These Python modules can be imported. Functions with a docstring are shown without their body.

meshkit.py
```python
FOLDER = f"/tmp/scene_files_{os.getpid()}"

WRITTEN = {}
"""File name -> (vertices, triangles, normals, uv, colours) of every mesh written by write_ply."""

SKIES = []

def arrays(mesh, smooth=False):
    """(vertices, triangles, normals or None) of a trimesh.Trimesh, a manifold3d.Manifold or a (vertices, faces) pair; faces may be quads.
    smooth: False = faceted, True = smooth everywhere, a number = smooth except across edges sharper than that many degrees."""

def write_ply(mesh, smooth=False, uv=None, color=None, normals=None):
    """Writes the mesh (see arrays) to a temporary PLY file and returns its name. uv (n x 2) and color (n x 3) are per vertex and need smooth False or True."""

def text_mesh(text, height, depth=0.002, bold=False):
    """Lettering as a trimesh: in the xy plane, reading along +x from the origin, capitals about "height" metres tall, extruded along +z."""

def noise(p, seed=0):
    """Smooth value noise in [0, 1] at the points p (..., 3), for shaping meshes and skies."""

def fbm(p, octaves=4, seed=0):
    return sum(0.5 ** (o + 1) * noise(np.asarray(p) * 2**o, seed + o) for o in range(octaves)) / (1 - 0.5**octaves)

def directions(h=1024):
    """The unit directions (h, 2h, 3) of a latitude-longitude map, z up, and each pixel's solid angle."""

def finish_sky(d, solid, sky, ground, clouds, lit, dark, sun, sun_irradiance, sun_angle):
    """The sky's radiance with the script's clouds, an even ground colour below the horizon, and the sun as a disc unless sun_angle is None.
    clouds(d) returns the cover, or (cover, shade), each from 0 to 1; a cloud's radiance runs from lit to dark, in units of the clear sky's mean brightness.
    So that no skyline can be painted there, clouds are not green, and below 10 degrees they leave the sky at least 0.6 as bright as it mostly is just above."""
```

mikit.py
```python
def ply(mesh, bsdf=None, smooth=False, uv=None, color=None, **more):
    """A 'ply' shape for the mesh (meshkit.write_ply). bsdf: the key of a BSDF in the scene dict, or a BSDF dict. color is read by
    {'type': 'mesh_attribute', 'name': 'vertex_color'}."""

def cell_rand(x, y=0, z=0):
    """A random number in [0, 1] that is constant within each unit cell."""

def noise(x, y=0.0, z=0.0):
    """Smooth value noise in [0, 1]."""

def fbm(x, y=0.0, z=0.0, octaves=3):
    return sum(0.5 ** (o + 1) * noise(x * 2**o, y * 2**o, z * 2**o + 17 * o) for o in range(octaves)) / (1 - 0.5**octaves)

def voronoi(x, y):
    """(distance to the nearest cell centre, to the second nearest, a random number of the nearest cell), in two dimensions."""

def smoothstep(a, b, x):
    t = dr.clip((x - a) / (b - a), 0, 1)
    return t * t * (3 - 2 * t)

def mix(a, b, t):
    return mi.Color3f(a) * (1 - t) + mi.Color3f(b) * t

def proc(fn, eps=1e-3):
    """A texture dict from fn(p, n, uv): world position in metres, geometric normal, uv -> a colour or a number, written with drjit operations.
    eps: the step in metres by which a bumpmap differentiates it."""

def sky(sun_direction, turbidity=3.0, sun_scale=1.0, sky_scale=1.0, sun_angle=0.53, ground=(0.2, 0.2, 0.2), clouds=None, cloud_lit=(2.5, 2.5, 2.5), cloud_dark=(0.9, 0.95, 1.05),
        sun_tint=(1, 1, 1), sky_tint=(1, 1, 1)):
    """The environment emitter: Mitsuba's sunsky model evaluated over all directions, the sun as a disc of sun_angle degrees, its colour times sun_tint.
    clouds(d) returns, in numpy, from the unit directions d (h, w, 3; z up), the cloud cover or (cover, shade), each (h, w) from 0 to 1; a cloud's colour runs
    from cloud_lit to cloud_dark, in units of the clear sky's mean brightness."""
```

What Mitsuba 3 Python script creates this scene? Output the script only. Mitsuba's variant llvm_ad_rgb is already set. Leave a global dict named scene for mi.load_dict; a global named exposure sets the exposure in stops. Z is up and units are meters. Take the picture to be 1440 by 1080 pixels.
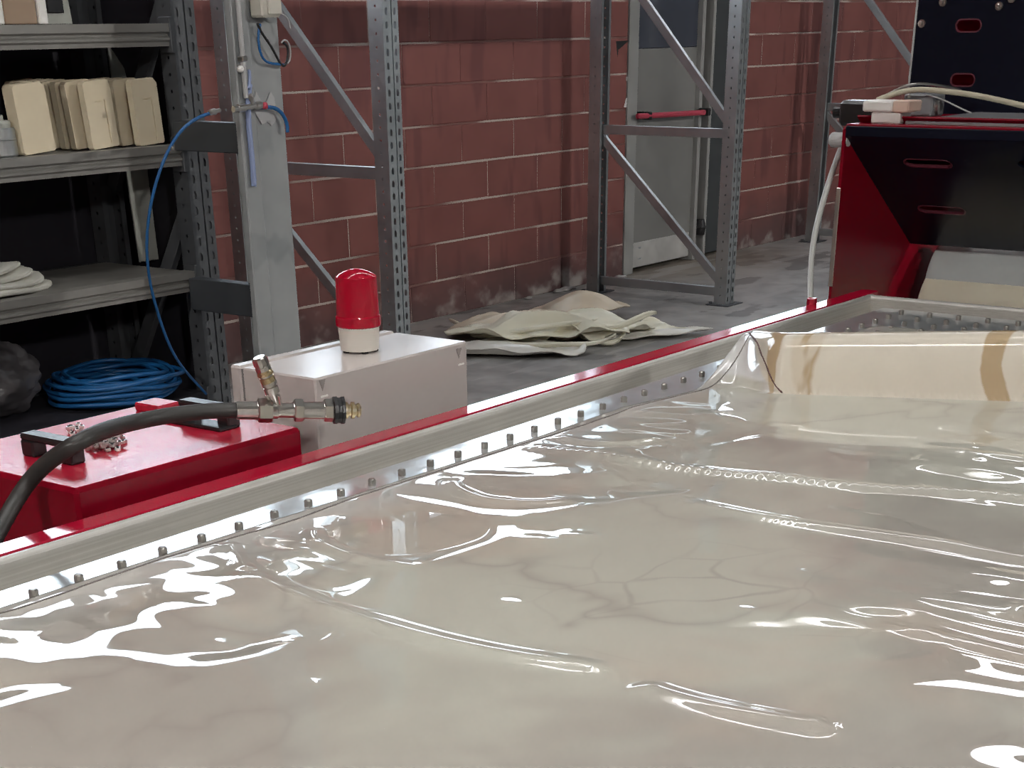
import math, random
import numpy as np, trimesh, mitsuba as mi, drjit as dr
import manifold3d as m3
import mikit, meshkit
from mikit import fbm, noise, voronoi, smoothstep, mix, proc
from shapely.geometry import Polygon, LineString, box as sbox, Point
from shapely.ops import unary_union
from shapely import affinity
from scipy.ndimage import gaussian_filter
from scipy.interpolate import CubicSpline
T = mi.ScalarTransform4f
rng = np.random.default_rng(7)
random.seed(7)

# ------------------------------------------------------------------ camera (top part of an upright video frame, hence the lens shift)
FOC, CY = 2181.14, 1280.0
PITCH, YAW, ROLL, EYE = 0.521211, 0.6363905, -0.01045, 1.5
_cp, _sp = math.cos(PITCH), math.sin(PITCH)
_F = np.array([math.cos(YAW) * _cp, math.sin(YAW) * _cp, -_sp])
_R = np.array([math.sin(YAW), -math.cos(YAW), 0.0])
_U = np.cross(_R, _F)
_R, _U = math.cos(ROLL) * _R + math.sin(ROLL) * _U, -math.sin(ROLL) * _R + math.cos(ROLL) * _U
E0 = np.array([0, 0, EYE])
scene = {'type': 'scene'}
labels = {}
scene['camera'] = {'type': 'perspective', 'fov': math.degrees(2 * math.atan(720 / FOC)), 'fov_axis': 'x',
    'principal_point_offset_y': (540 - CY) / 1080.0, 'near_clip': 0.05, 'far_clip': 100.0,
    'to_world': T().look_at(origin=E0.tolist(), target=(E0 + _F).tolist(), up=_U.tolist())}
exposure = 0.0

def at(x, y, **k):
    """The point of a plane X=, Y= or Z= that is seen at a pixel of the photograph."""
    d = (x - 720) / FOC * _R - (y - CY) / FOC * _U + _F
    (ax, v), = k.items()
    i = 'XYZ'.index(ax)
    return E0 + (v - E0[i]) / d[i] * d

# ------------------------------------------------------------------ lights: lamps and windows, all out of view, placed for their effect (built below)
LAMP = (39.0, 39.3, 38.2)
LAMPS = [(0.9, 0.1), (3.4, 0.2), (0.9, 1.8), (3.2, 1.8)]
FLOOD = (980.0, 950.0, 905.0)
FLOODS = [(-4.4, 4.9), (8.75, 4.9)]
SIDE_FLOODS = [(1.6, 4.6)]
SIDE_L = (230.0, 224.0, 214.0)
WIN_L = (5.6, 6.5, 7.3)
CEIL = 6.0

# ------------------------------------------------------------------ materials
def rgb(*c): return {'type': 'rgb', 'value': list(c)}
def srgb(r, g, b):
    f = lambda u: u / 12.92 if u <= 0.04045 else ((u + 0.055) / 1.055) ** 2.4
    return rgb(f(r / 255), f(g / 255), f(b / 255))
def prin(color, rough=0.5, metal=0.0, spec=0.5, coat=0.0, **more):
    d = {'type': 'principled', 'base_color': color, 'roughness': rough, 'metallic': metal, 'specular': spec}
    if coat: d.update(clearcoat=coat, clearcoat_gloss=0.97)
    d.update(more)
    return {'type': 'twosided', 'bsdf': d}
def bump(b, fn, scale, eps=1e-3):
    return {'type': 'twosided', 'bsdf': {'type': 'bumpmap', 'arbitrary': proc(fn, eps), 'scale': scale, 'bsdf': b['bsdf']}}

def block_tone(shift):
    def fn(p, n, uv):
        a = fbm(p.x * 3 + shift, p.y * 3, p.z * 3, 4)
        c = mix((0.150, 0.054, 0.048), (0.205, 0.076, 0.066), a)
        streak = smoothstep(0.58, 0.75, fbm(p.x * 9, 3.0, p.z * 1.6, 3))
        c = mix(c, (0.105, 0.038, 0.040), streak * 0.5)
        damp = smoothstep(0.42, 0.0, p.z + 0.25 * (fbm(p.x * 5, 1.0, p.z * 7, 4) - 0.5))
        c = mix(c, (0.075, 0.050, 0.050), damp * 0.8)
        salt = smoothstep(0.18, 0.02, p.z + 0.3 * (fbm(p.x * 8, 9.0, p.z * 10, 4) - 0.42))
        return mix(c, (0.30, 0.27, 0.25), salt * smoothstep(0.45, 0.7, fbm(p.x * 6, 5.0, p.z * 6, 4)))
    return fn
for i in range(3):
    scene[f'mat_block{i}'] = prin(proc(block_tone(i * 7.3)), 0.75, spec=0.3)
scene['mat_mortar'] = prin(proc(lambda p, n, uv: mix((0.17, 0.085, 0.075), (0.42, 0.345, 0.31), smoothstep(0.35, 0.6, fbm(p.x * 2.2, p.y, p.z * 2.5, 3)))), 0.9, spec=0.2)
def upper_wall(p, n, uv):
    row = dr.floor(p.z / 0.2)
    u = (p.x + 0.25 * (row - 2 * dr.floor(row / 2))) / 0.5
    j = dr.maximum(smoothstep(0.485, 0.495, dr.abs(p.z / 0.2 - row - 0.5)), smoothstep(0.493, 0.498, dr.abs(u - dr.floor(u) - 0.5)))
    return mix(mix((0.15, 0.040, 0.034), (0.21, 0.058, 0.047), fbm(p.x * 3, p.y * 3, p.z * 3, 3)), (0.24, 0.19, 0.17), j)
scene['mat_upper_wall'] = prin(proc(upper_wall), 0.8, spec=0.2)
def concrete(p, n, uv):
    a = fbm(p.x * 1.1, p.y * 1.1, 0.3, 5)
    b = fbm(p.x * 7, p.y * 7, 2.0, 4)
    c = mix((0.160, 0.157, 0.152), (0.330, 0.320, 0.303), smoothstep(0.28, 0.72, a * 0.7 + b * 0.3))
    spots = smoothstep(0.62, 0.70, fbm(p.x * 2.6, p.y * 5.0, 8.0, 4))
    c = mix(c, (0.07, 0.068, 0.066), spots * 0.6)
    brown = smoothstep(5.0, 6.0, p.y) * smoothstep(8.9, 9.8, p.x) * smoothstep(11.6, 10.6, p.x)
    c = mix(c, (0.17, 0.135, 0.10), brown * 0.7)
    sc = smoothstep(0.64, 0.70, fbm(p.x * 1.3 + 4, p.y * 9, 5.0, 3))
    return mix(c, (0.32, 0.31, 0.30), sc * 0.4)
scene['mat_floor'] = prin(proc(concrete), 0.42, spec=0.45)
scene['mat_plaster'] = prin(rgb(0.32, 0.31, 0.30), 0.9, spec=0.2)
scene['mat_ceiling'] = prin(rgb(0.36, 0.36, 0.36), 0.9, spec=0.1)

def marble(p, n, uv):
    wx = p.x + 0.22 * (fbm(p.x * 3.1, p.y * 3.1, 1.0, 4) - 0.5)
    wy = p.y + 0.22 * (fbm(p.x * 3.1, p.y * 3.1, 9.0, 4) - 0.5)
    base = mix((0.455, 0.450, 0.388), (0.525, 0.515, 0.448), fbm(wx * 2.0, wy * 2.0, 3.0, 4))
    cloud = smoothstep(0.50, 0.72, fbm(wx * 1.9 + 3.0, wy * 2.6, 6.0, 5))
    base = mix(base, (0.375, 0.345, 0.310), cloud * 0.85)
    rose = smoothstep(0.56, 0.72, fbm(wx * 2.4 + 9.0, wy * 3.0, 16.0, 4))
    base = mix(base, (0.50, 0.405, 0.335), rose * 0.4)
    vein = dr.exp(-dr.abs(fbm(wx * 2.2 + 11, wy * 2.9, 21.0, 5) - 0.5) * 42)
    base = mix(base, (0.30, 0.265, 0.24), vein * 0.5 * smoothstep(0.35, 0.6, fbm(p.x * 1.5 + 2, p.y * 1.5, 12.0, 3)))
    d1, d2, r = voronoi(wx * 8.5, wy * 11.0)
    crack = smoothstep(0.10, 0.0, d2 - d1) * smoothstep(0.30, 0.55, fbm(p.x * 6.0 + 5.1, p.y * 6.0 + 1.7, 31.0, 3))
    base = mix(base, (0.30, 0.27, 0.245), crack * 0.45 * dr.exp(-dr.square((p.x - 1.62) / 0.17) - dr.square((p.y - 0.90) / 0.16)))
    # milky grey band of bare film along the clamped edge, cream underside where the film is lifted
    edge = smoothstep(1.46, 1.55, p.y + 0.04 * fbm(p.x * 4, p.y * 4, 2.0, 3))
    base = mix(base, (0.47, 0.455, 0.43), edge * 0.8)
    up = smoothstep(0.899, 0.908, p.z)
    side = smoothstep(0.0, 0.016, p.y - (1.372 + 1.38 * (p.z - 0.888)))
    cream = mix((0.62, 0.575, 0.490), (0.60, 0.60, 0.585), side)
    # brown resin run-offs on the lifted film
    wig = 0.012 * (fbm(p.y * 14, p.z * 25, 4.0, 3) - 0.5)
    k = (p.z - 0.890) / 0.098
    y = p.y + wig
    s1 = smoothstep(0.006 + 0.019 * k, 0.003 + 0.015 * k, dr.abs(y - 1.388 - 0.024 * k))
    s2 = smoothstep(0.018 + 0.012 * k, 0.008 + 0.012 * k, dr.abs(y - 1.331 - 0.020 * k)) * (0.3 + 0.7 * smoothstep(0.45, 0.62, fbm(p.y * 45, p.z * 14, 7.0, 3)))
    s3 = smoothstep(0.021, 0.016, dr.abs(y - 1.018 - 0.030 * k + 0.030 * (k - 0.5) * (k - 0.5)))
    stain = dr.minimum(s1 + s2 + s3, 1.0)
    cream = mix(cream, (0.37, 0.255, 0.125), stain * 0.78)
    foot = (2.775 - p.x) * 0.909 + (1.393 - p.y) * 0.416
    return mix(base, cream, dr.maximum(up, smoothstep(0.074, 0.062, foot) * smoothstep(1.42, 1.38, p.y)))
scene['mat_film'] = {'type': 'twosided', 'bsdf': {'type': 'plastic', 'diffuse_reflectance': proc(marble), 'int_ior': 1.5, 'nonlinear': False}}
scene['mat_seam'] = prin(rgb(0.17, 0.15, 0.14), 0.4)
scene['mat_seam_brown'] = prin(rgb(0.085, 0.038, 0.030), 0.4)

def zinc(p, n, uv): return mix((0.52, 0.56, 0.57), (0.72, 0.74, 0.74), fbm(p.x * 14, p.y * 14, p.z * 14, 4))
scene['mat_zinc'] = bump(prin(proc(zinc), 0.16, 0.75, spec=0.6), lambda p, n, uv: fbm(p.x * 22, p.y * 30, 1.0, 2), 0.0009, 2e-3)
def brushed(p, n, uv): return mix((0.46, 0.44, 0.40), (0.66, 0.645, 0.61), fbm(p.x * 3, p.y * 60, p.z * 420, 4))
scene['mat_aluminium'] = prin(proc(brushed), 0.42, 0.55)
scene['mat_alu_lip'] = prin(rgb(0.60, 0.59, 0.57), 0.3, 0.8)
scene['mat_steel_pin'] = prin(rgb(0.42, 0.41, 0.38), 0.3, 0.9)
orange_peel = lambda p, n, uv: fbm(p.x * 260, p.y * 260, p.z * 260, 2)
scene['mat_red'] = prin(rgb(0.165, 0.0015, 0.010), 0.25, spec=0.12, coat=0.12)
scene['mat_red_gloss'] = prin(rgb(0.30, 0.004, 0.022), 0.09, spec=0.7, coat=1.0)
scene['mat_red_peel'] = bump(prin(rgb(0.30, 0.006, 0.022), 0.24, spec=0.9, coat=1.0), orange_peel, 0.0004, 4e-4)
scene['mat_black_gloss'] = prin(rgb(0.003, 0.004, 0.010), 0.30, spec=0.14)
scene['mat_black'] = prin(rgb(0.010, 0.010, 0.011), 0.25)
scene['mat_rubber'] = prin(rgb(0.018, 0.017, 0.016), 0.5)
scene['mat_enclosure'] = prin(rgb(0.42, 0.385, 0.368), 0.22, spec=0.55, coat=0.5)
scene['mat_enclosure_seam'] = prin(rgb(0.16, 0.155, 0.15), 0.6)
scene['mat_mark_grey'] = prin(rgb(0.24, 0.22, 0.21), 0.5)
scene['mat_white'] = prin(rgb(0.72, 0.71, 0.68), 0.4)
scene['mat_beacon_base'] = prin(rgb(0.55, 0.52, 0.47), 0.4)
scene['mat_beacon_lens'] = prin(rgb(0.31, 0.001, 0.016), 0.08, spec=0.45, coat=0.5)
def galv(p, n, uv): return mix((0.36, 0.39, 0.40), (0.55, 0.58, 0.585), fbm(p.x * 11, p.y * 11, p.z * 7, 4))
scene['mat_rack'] = prin(proc(galv), 0.34, 0.88)
scene['mat_rack_dark'] = prin(proc(lambda p, n, uv: mix((0.042, 0.046, 0.052), (0.085, 0.09, 0.095), fbm(p.x * 9, p.y * 9, p.z * 6, 4))), 0.55, 0.3)
scene['mat_shelf'] = prin(proc(lambda p, n, uv: mix((0.12, 0.118, 0.11), (0.23, 0.222, 0.205), fbm(p.x * 5, p.y * 12, p.z * 9, 4))), 0.5, 0.2)
scene['mat_column'] = prin(proc(lambda p, n, uv: mix((0.20, 0.215, 0.22), (0.31, 0.32, 0.32), fbm(p.x * 6, p.y * 6, p.z * 5, 4) - 0.35 * smoothstep(0.62, 0.75, fbm(p.x * 9, 2.0, p.z * 6, 3)))), 0.55, spec=0.3)
scene['mat_dark_beam'] = prin(rgb(0.045, 0.05, 0.056), 0.5, 0.2)
scene['mat_door'] = prin(proc(lambda p, n, uv: mix((0.15, 0.150, 0.142), (0.20, 0.198, 0.188), fbm(p.x * 3, p.y, p.z * 3, 3))), 0.5)
scene['mat_door_frame'] = prin(rgb(0.25, 0.25, 0.24), 0.45)
scene['mat_kick'] = prin(proc(lambda p, n, uv: mix((0.33, 0.325, 0.31), (0.45, 0.44, 0.42), fbm(p.x * 9, p.y, p.z * 9, 3))), 0.45)
scene['mat_door_dark'] = prin(rgb(0.035, 0.040, 0.042), 0.45)
scene['mat_door_glass'] = prin(rgb(0.045, 0.052, 0.070), 0.08, spec=0.5)
scene['mat_push_bar'] = prin(rgb(0.42, 0.045, 0.075), 0.35)
scene['mat_blue'] = prin(rgb(0.010, 0.085, 0.235), 0.3, spec=0.5)
scene['mat_lavender'] = prin(rgb(0.21, 0.26, 0.42), 0.45)
scene['mat_pipe'] = prin(rgb(0.36, 0.36, 0.36), 0.45)
scene['mat_cream_plastic'] = prin(rgb(0.47, 0.45, 0.39), 0.45)
scene['mat_clay'] = prin(proc(lambda p, n, uv: mix((0.57, 0.49, 0.35), (0.68, 0.60, 0.45), fbm(p.x * 9, p.y * 9, p.z * 5, 4))), 0.8, spec=0.2)
scene['mat_cardboard'] = prin(rgb(0.30, 0.22, 0.16), 0.8, spec=0.2)
scene['mat_grey_case'] = prin(rgb(0.30, 0.31, 0.28), 0.6)
scene['mat_chrome'] = prin(rgb(0.62, 0.60, 0.56), 0.16, 0.95)
scene['mat_nut'] = prin(rgb(0.80, 0.80, 0.78), 0.22, 0.6)
scene['mat_brass'] = prin(rgb(0.62, 0.50, 0.30), 0.2, 0.95)
scene['mat_sheet'] = prin(proc(lambda p, n, uv: mix((0.60, 0.57, 0.42), (0.80, 0.78, 0.66), fbm(p.x * 4, p.y * 4, p.z * 9, 4))), 0.3, spec=0.5)
scene['mat_sheet_pink'] = prin(proc(lambda p, n, uv: mix((0.46, 0.38, 0.28), (0.68, 0.61, 0.48), fbm(p.x * 4 + 3, p.y * 4, p.z * 9, 4))), 0.35, spec=0.5)
scene['mat_sheet_clear'] = prin(rgb(0.66, 0.65, 0.59), 0.2, spec=0.5)
scene['mat_bag'] = prin(rgb(0.055, 0.052, 0.055), 0.35)
scene['mat_roller_grey'] = prin(rgb(0.42, 0.45, 0.445), 0.4)
scene['mat_roller_cream'] = prin(rgb(0.74, 0.70, 0.56), 0.4)
scene['mat_hose_grey'] = prin(rgb(0.40, 0.40, 0.38), 0.3)
scene['mat_hose_beige'] = prin(rgb(0.44, 0.41, 0.31), 0.35)
scene['mat_cork'] = prin(rgb(0.55, 0.40, 0.33), 0.7)
scene['mat_motor'] = prin(rgb(0.22, 0.225, 0.235), 0.4, 0.3)
scene['mat_shade_dark'] = prin(rgb(0.018, 0.017, 0.022), 0.6, spec=0.2)  # near-black that stands for the shade behind and under the shelves
scene['mat_slot_rim'] = prin(rgb(0.085, 0.016, 0.026), 0.35)
scene['mat_hole'] = prin(rgb(0.006, 0.006, 0.007), 0.8)

# ------------------------------------------------------------------ mesh helpers
def cbox(x0, x1, y0, y1, z0, z1, c=0.002):
    lo, hi = np.array([x0, y0, z0], float), np.array([x1, y1, z1], float)
    c = min(c, 0.45 * (hi - lo).min())
    if c <= 1e-5:
        m = trimesh.creation.box(hi - lo); m.apply_translation((lo + hi) / 2); return m
    pts = []
    for k in range(3):
        a, b = lo + c, hi - c
        a[k], b[k] = lo[k], hi[k]
        pts += [[(a, b)[i][0], (a, b)[j][1], (a, b)[l][2]] for i in (0, 1) for j in (0, 1) for l in (0, 1)]
    return trimesh.convex.convex_hull(np.array(pts))
def cat(*ms): return trimesh.util.concatenate([m for m in ms])
def spline(pts, n=60):
    p = np.asarray(pts, float)
    t = np.r_[0, np.cumsum(np.linalg.norm(np.diff(p, axis=0), axis=1))]
    return CubicSpline(t, p)(np.linspace(0, t[-1], n))
def tube(pts, r, sides=10, cap=True):
    p = np.asarray(pts, float); n = len(p)
    t = np.gradient(p, axis=0); t /= np.linalg.norm(t, axis=1, keepdims=True)
    a = np.cross(t[0], [0, 0, 1.0] if abs(t[0][2]) < 0.9 else [1.0, 0, 0]); a /= np.linalg.norm(a)
    rr = np.broadcast_to(r, (n,)); ang = np.arange(sides) * 2 * np.pi / sides; V = []
    for i in range(n):
        a = a - t[i] * (a @ t[i]); a /= np.linalg.norm(a); b = np.cross(t[i], a)
        V.append(p[i] + rr[i] * (np.cos(ang)[:, None] * a + np.sin(ang)[:, None] * b))
    V = np.vstack(V); F = []
    for i in range(n - 1):
        for j in range(sides):
            q = [i * sides + j, i * sides + (j + 1) % sides, (i + 1) * sides + (j + 1) % sides, (i + 1) * sides + j]
            F += [[q[0], q[1], q[2]], [q[0], q[2], q[3]]]
    if cap:
        V = np.vstack([V, p[:1], p[-1:]])
        for j in range(sides):
            F += [[n * sides, (j + 1) % sides, j], [n * sides + 1, (n - 1) * sides + j, (n - 1) * sides + (j + 1) % sides]]
    return trimesh.Trimesh(V, np.array(F), process=False)
def lathe(profile, p0, axis, sides=40):
    """profile: (distance along the axis, radius) pairs."""
    axis = np.asarray(axis, float) / np.linalg.norm(axis)
    pr = [q for q in profile]
    pr = [(pr[0][0], 1e-5)] + pr + [(pr[-1][0], 1e-5)]
    m = trimesh.creation.revolve(np.array([[r, h] for h, r in pr]), sections=sides)
    m.apply_transform(trimesh.geometry.align_vectors([0, 0, 1], axis)); m.apply_translation(p0)
    if m.volume < 0: m.invert()
    return m
def hexbar(p0, p1, r, sides=6):
    ax = np.asarray(p1, float) - p0
    return lathe([(0, r * 0.92), (r * 0.12, r), (np.linalg.norm(ax) - r * 0.12, r), (np.linalg.norm(ax), r * 0.92)], p0, ax, sides)
def extrude(poly, depth, o, ex, ey):
    """A flat polygon with holes, extruded: local x along ex, local y along ey, depth along ex x ey."""
    ms = [trimesh.creation.extrude_polygon(g, depth, engine='earcut') for g in getattr(poly, 'geoms', [poly])]
    m = trimesh.util.concatenate(ms)
    ex, ey = np.asarray(ex, float), np.asarray(ey, float)
    M = np.eye(4); M[:3, 0], M[:3, 1], M[:3, 2], M[:3, 3] = ex, ey, np.cross(ex, ey), o
    m.apply_transform(M)
    if m.volume < 0: m.invert()
    return m
def slot(cx, cy, w, h): return LineString([(cx - w / 2 + h / 2, cy), (cx + w / 2 - h / 2, cy)]).buffer(h / 2, quad_segs=5)
def beam(p0, p1, w, h, c=0.002):
    """A bar of w (sideways) by h (upward) from p0 to p1."""
    p0, p1 = np.asarray(p0, float), np.asarray(p1, float); d = p1 - p0; L = np.linalg.norm(d); d /= L
    s = np.cross(d, [0, 0, 1.0]); s = s / np.linalg.norm(s) if np.linalg.norm(s) > 1e-6 else np.array([1.0, 0, 0]); u = np.cross(s, d)
    m = cbox(0, L, -w / 2, w / 2, -h / 2, h / 2, c)
    M = np.eye(4); M[:3, 0], M[:3, 1], M[:3, 2], M[:3, 3] = d, -s, u, p0
    m.apply_transform(M)
    if m.volume < 0: m.invert()
    return m

def obj(name, mesh, mat, parent=None, smooth=False, **tags):
    key = base = (parent + '__' if parent else '') + name
    n = 0
    while key in scene or key in labels:
        n += 1; key = f'{base}_{n:03d}'
    scene[key] = mesh if isinstance(mesh, dict) else mikit.ply(mesh, mat, smooth=smooth)
    if tags: labels[key] = tags
    return key
def thing(name, label, category, group=None):
    key, n = name, 0
    while key in labels or key in scene:
        n += 1; key = f'{name}_{n:03d}'
    labels[key] = {'label': label, 'category': category}
    if group: labels[key]['group'] = group
    return key
def one(name, mesh, mat, label, category, group=None, smooth=False):
    t = dict(label=label, category=category)
    if group: t['group'] = group
    return obj(name, mesh, mat, None, smooth, **t)
def struct(name, mesh, mat, smooth=False): return obj(name, mesh, mat, None, smooth, kind='structure')

# ------------------------------------------------------------------ the hall
WY = 6.0
struct('floor', cbox(-6, 24, -8, 6.3, -0.1, 0, 0), 'mat_floor')
struct('ceiling', cbox(-6, 24, -8, 6.3, CEIL, CEIL + 0.1, 0), 'mat_ceiling')
struct('wall_left', cbox(-6.2, -6, -8, 6.3, 0, CEIL, 0), 'mat_upper_wall')
struct('wall_right', cbox(24, 24.2, -8, 6.3, 0, CEIL, 0), 'mat_plaster')
struct('wall_front', cbox(-6, 24, -8.2, -8, 0, CEIL, 0), 'mat_plaster')  # out of view like the right wall; pale to brighten reflections in rack fronts
DOOR0, DOOR1, ROWTOP = 9.44, 10.97, 1.8
WINS = [(3.5, 6.7), (7.3, 9.05), (11.0, 13.7), (17.0, 20.0)]
WZ0, WZ1 = 1.98, 2.98
wall = labels.setdefault('wall_back', {'kind': 'structure'}) and 'wall_back'
# mortar body behind the blocks, with the door opening left out
lower = sbox(-6, 0, 24, CEIL).difference(sbox(DOOR0, 0, DOOR1, 2.15))
for a, b in WINS: lower = lower.difference(sbox(a, WZ0, b, WZ1))
obj('mortar', extrude(lower.intersection(sbox(-6, 0, 24, ROWTOP)), 0.2, (0, WY + 0.2035, 0), (1, 0, 0), (0, 0, 1)), 'mat_mortar', wall)
obj('upper_masonry', extrude(lower.intersection(sbox(-6, ROWTOP, 24, CEIL)), 0.206, (0, WY + 0.206, 0), (1, 0, 0), (0, 0, 1)), 'mat_upper_wall', wall)
def block_mesh(w): return cbox(0.0019, w - 0.0019, 0.0, 0.05, 0.0048, 0.1952, 0.004)
cache = {}
for r in range(9):
    x0 = 3.46 + (0.26 if r % 2 == 0 else 0.0) - 0.5
    spans = []
    for i in range(29):
        a, b = x0 + 0.5 * i, x0 + 0.5 * (i + 1)
        if b <= DOOR0 or a >= DOOR1: spans.append((a, b))
        elif a < DOOR0 - 0.05: spans.append((a, DOOR0))
        elif b > DOOR1 + 0.05: spans.append((DOOR1, b))
    for a, b in spans:
        w = round(b - a, 3); tone = int(rng.integers(3))
        if (w, tone) not in cache: cache[w, tone] = mikit.ply(block_mesh(w), f'mat_block{tone}')
        obj('block', {**cache[w, tone], 'to_world': T().translate([a, WY + float(rng.normal(0, 0.0013)), 0.2 * r - 0.004])}, None, wall)
# flaked plaster and a chipped corner beside the door
for pts in ([(880, 108), (884, 107), (885, 112), (883, 115), (880, 113)], [(880, 138), (882, 138), (880.5, 151), (877, 151)]):
    q = [at(x, y, Y=WY) for x, y in pts]
    obj('plaster_flake', extrude(Polygon([(v[0], v[2]) for v in q]), 0.006, (0, WY + 0.003, 0), (1, 0, 0), (0, 0, 1)), 'mat_white', wall)
q = [at(x, y, Y=WY) for x, y in ((866, 58), (884, 57), (869, 70), (868, 80))]
obj('chipped_hole', extrude(Polygon([(v[0], v[2]) for v in q]), 0.006, (0, WY + 0.003, 0), (1, 0, 0), (0, 0, 1)), 'mat_hole', wall, label='black chipped hole beside the door frame')
# dusty rubble that gathers along the foot of the wall
for i, (px, py, s) in enumerate([(745, 424, .022), (787, 408, .03), (797, 406, .035), (806, 404, .025), (872, 392, .03), (878, 390, .022)]):
    c = at(px, py, Y=WY - 0.06)
    m = trimesh.creation.icosphere(subdivisions=2, radius=1.0)
    m.vertices *= (1 + 0.5 * (meshkit.fbm(m.vertices * 2 + i, 3) - 0.5))[:, None] * np.array([s * 1.6, s * 0.8, s * 0.45])
    m.apply_translation([c[0], WY - 0.05, s * 0.25])
    obj('fallen_mortar', m, 'mat_plaster', wall, smooth=True)

# unseen daylight windows above the view, placed for reflections on film and edge strip
for k, (a, b) in enumerate(WINS):
    n = struct(f'window_{k + 1}', cbox(a, b, WY + 0.10, WY + 0.11, WZ0, WZ1, 0), None)
    scene[n] = {**mikit.ply(cbox(a, b, WY + 0.10, WY + 0.11, WZ0, WZ1, 0), {'type': 'diffuse', 'reflectance': rgb(0.5, 0.5, 0.5)}), 'emitter': {'type': 'area', 'radiance': rgb(*WIN_L)}}
    fr = [cbox(a, a + .05, WY + .03, WY + .09, WZ0, WZ1), cbox(b - .05, b, WY + .03, WY + .09, WZ0, WZ1), cbox(a, b, WY + .03, WY + .09, WZ0, WZ0 + .05), cbox(a, b, WY + .03, WY + .09, WZ1 - .05, WZ1)]
    obj('frame', cat(*fr), 'mat_rack_dark', n)
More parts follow.
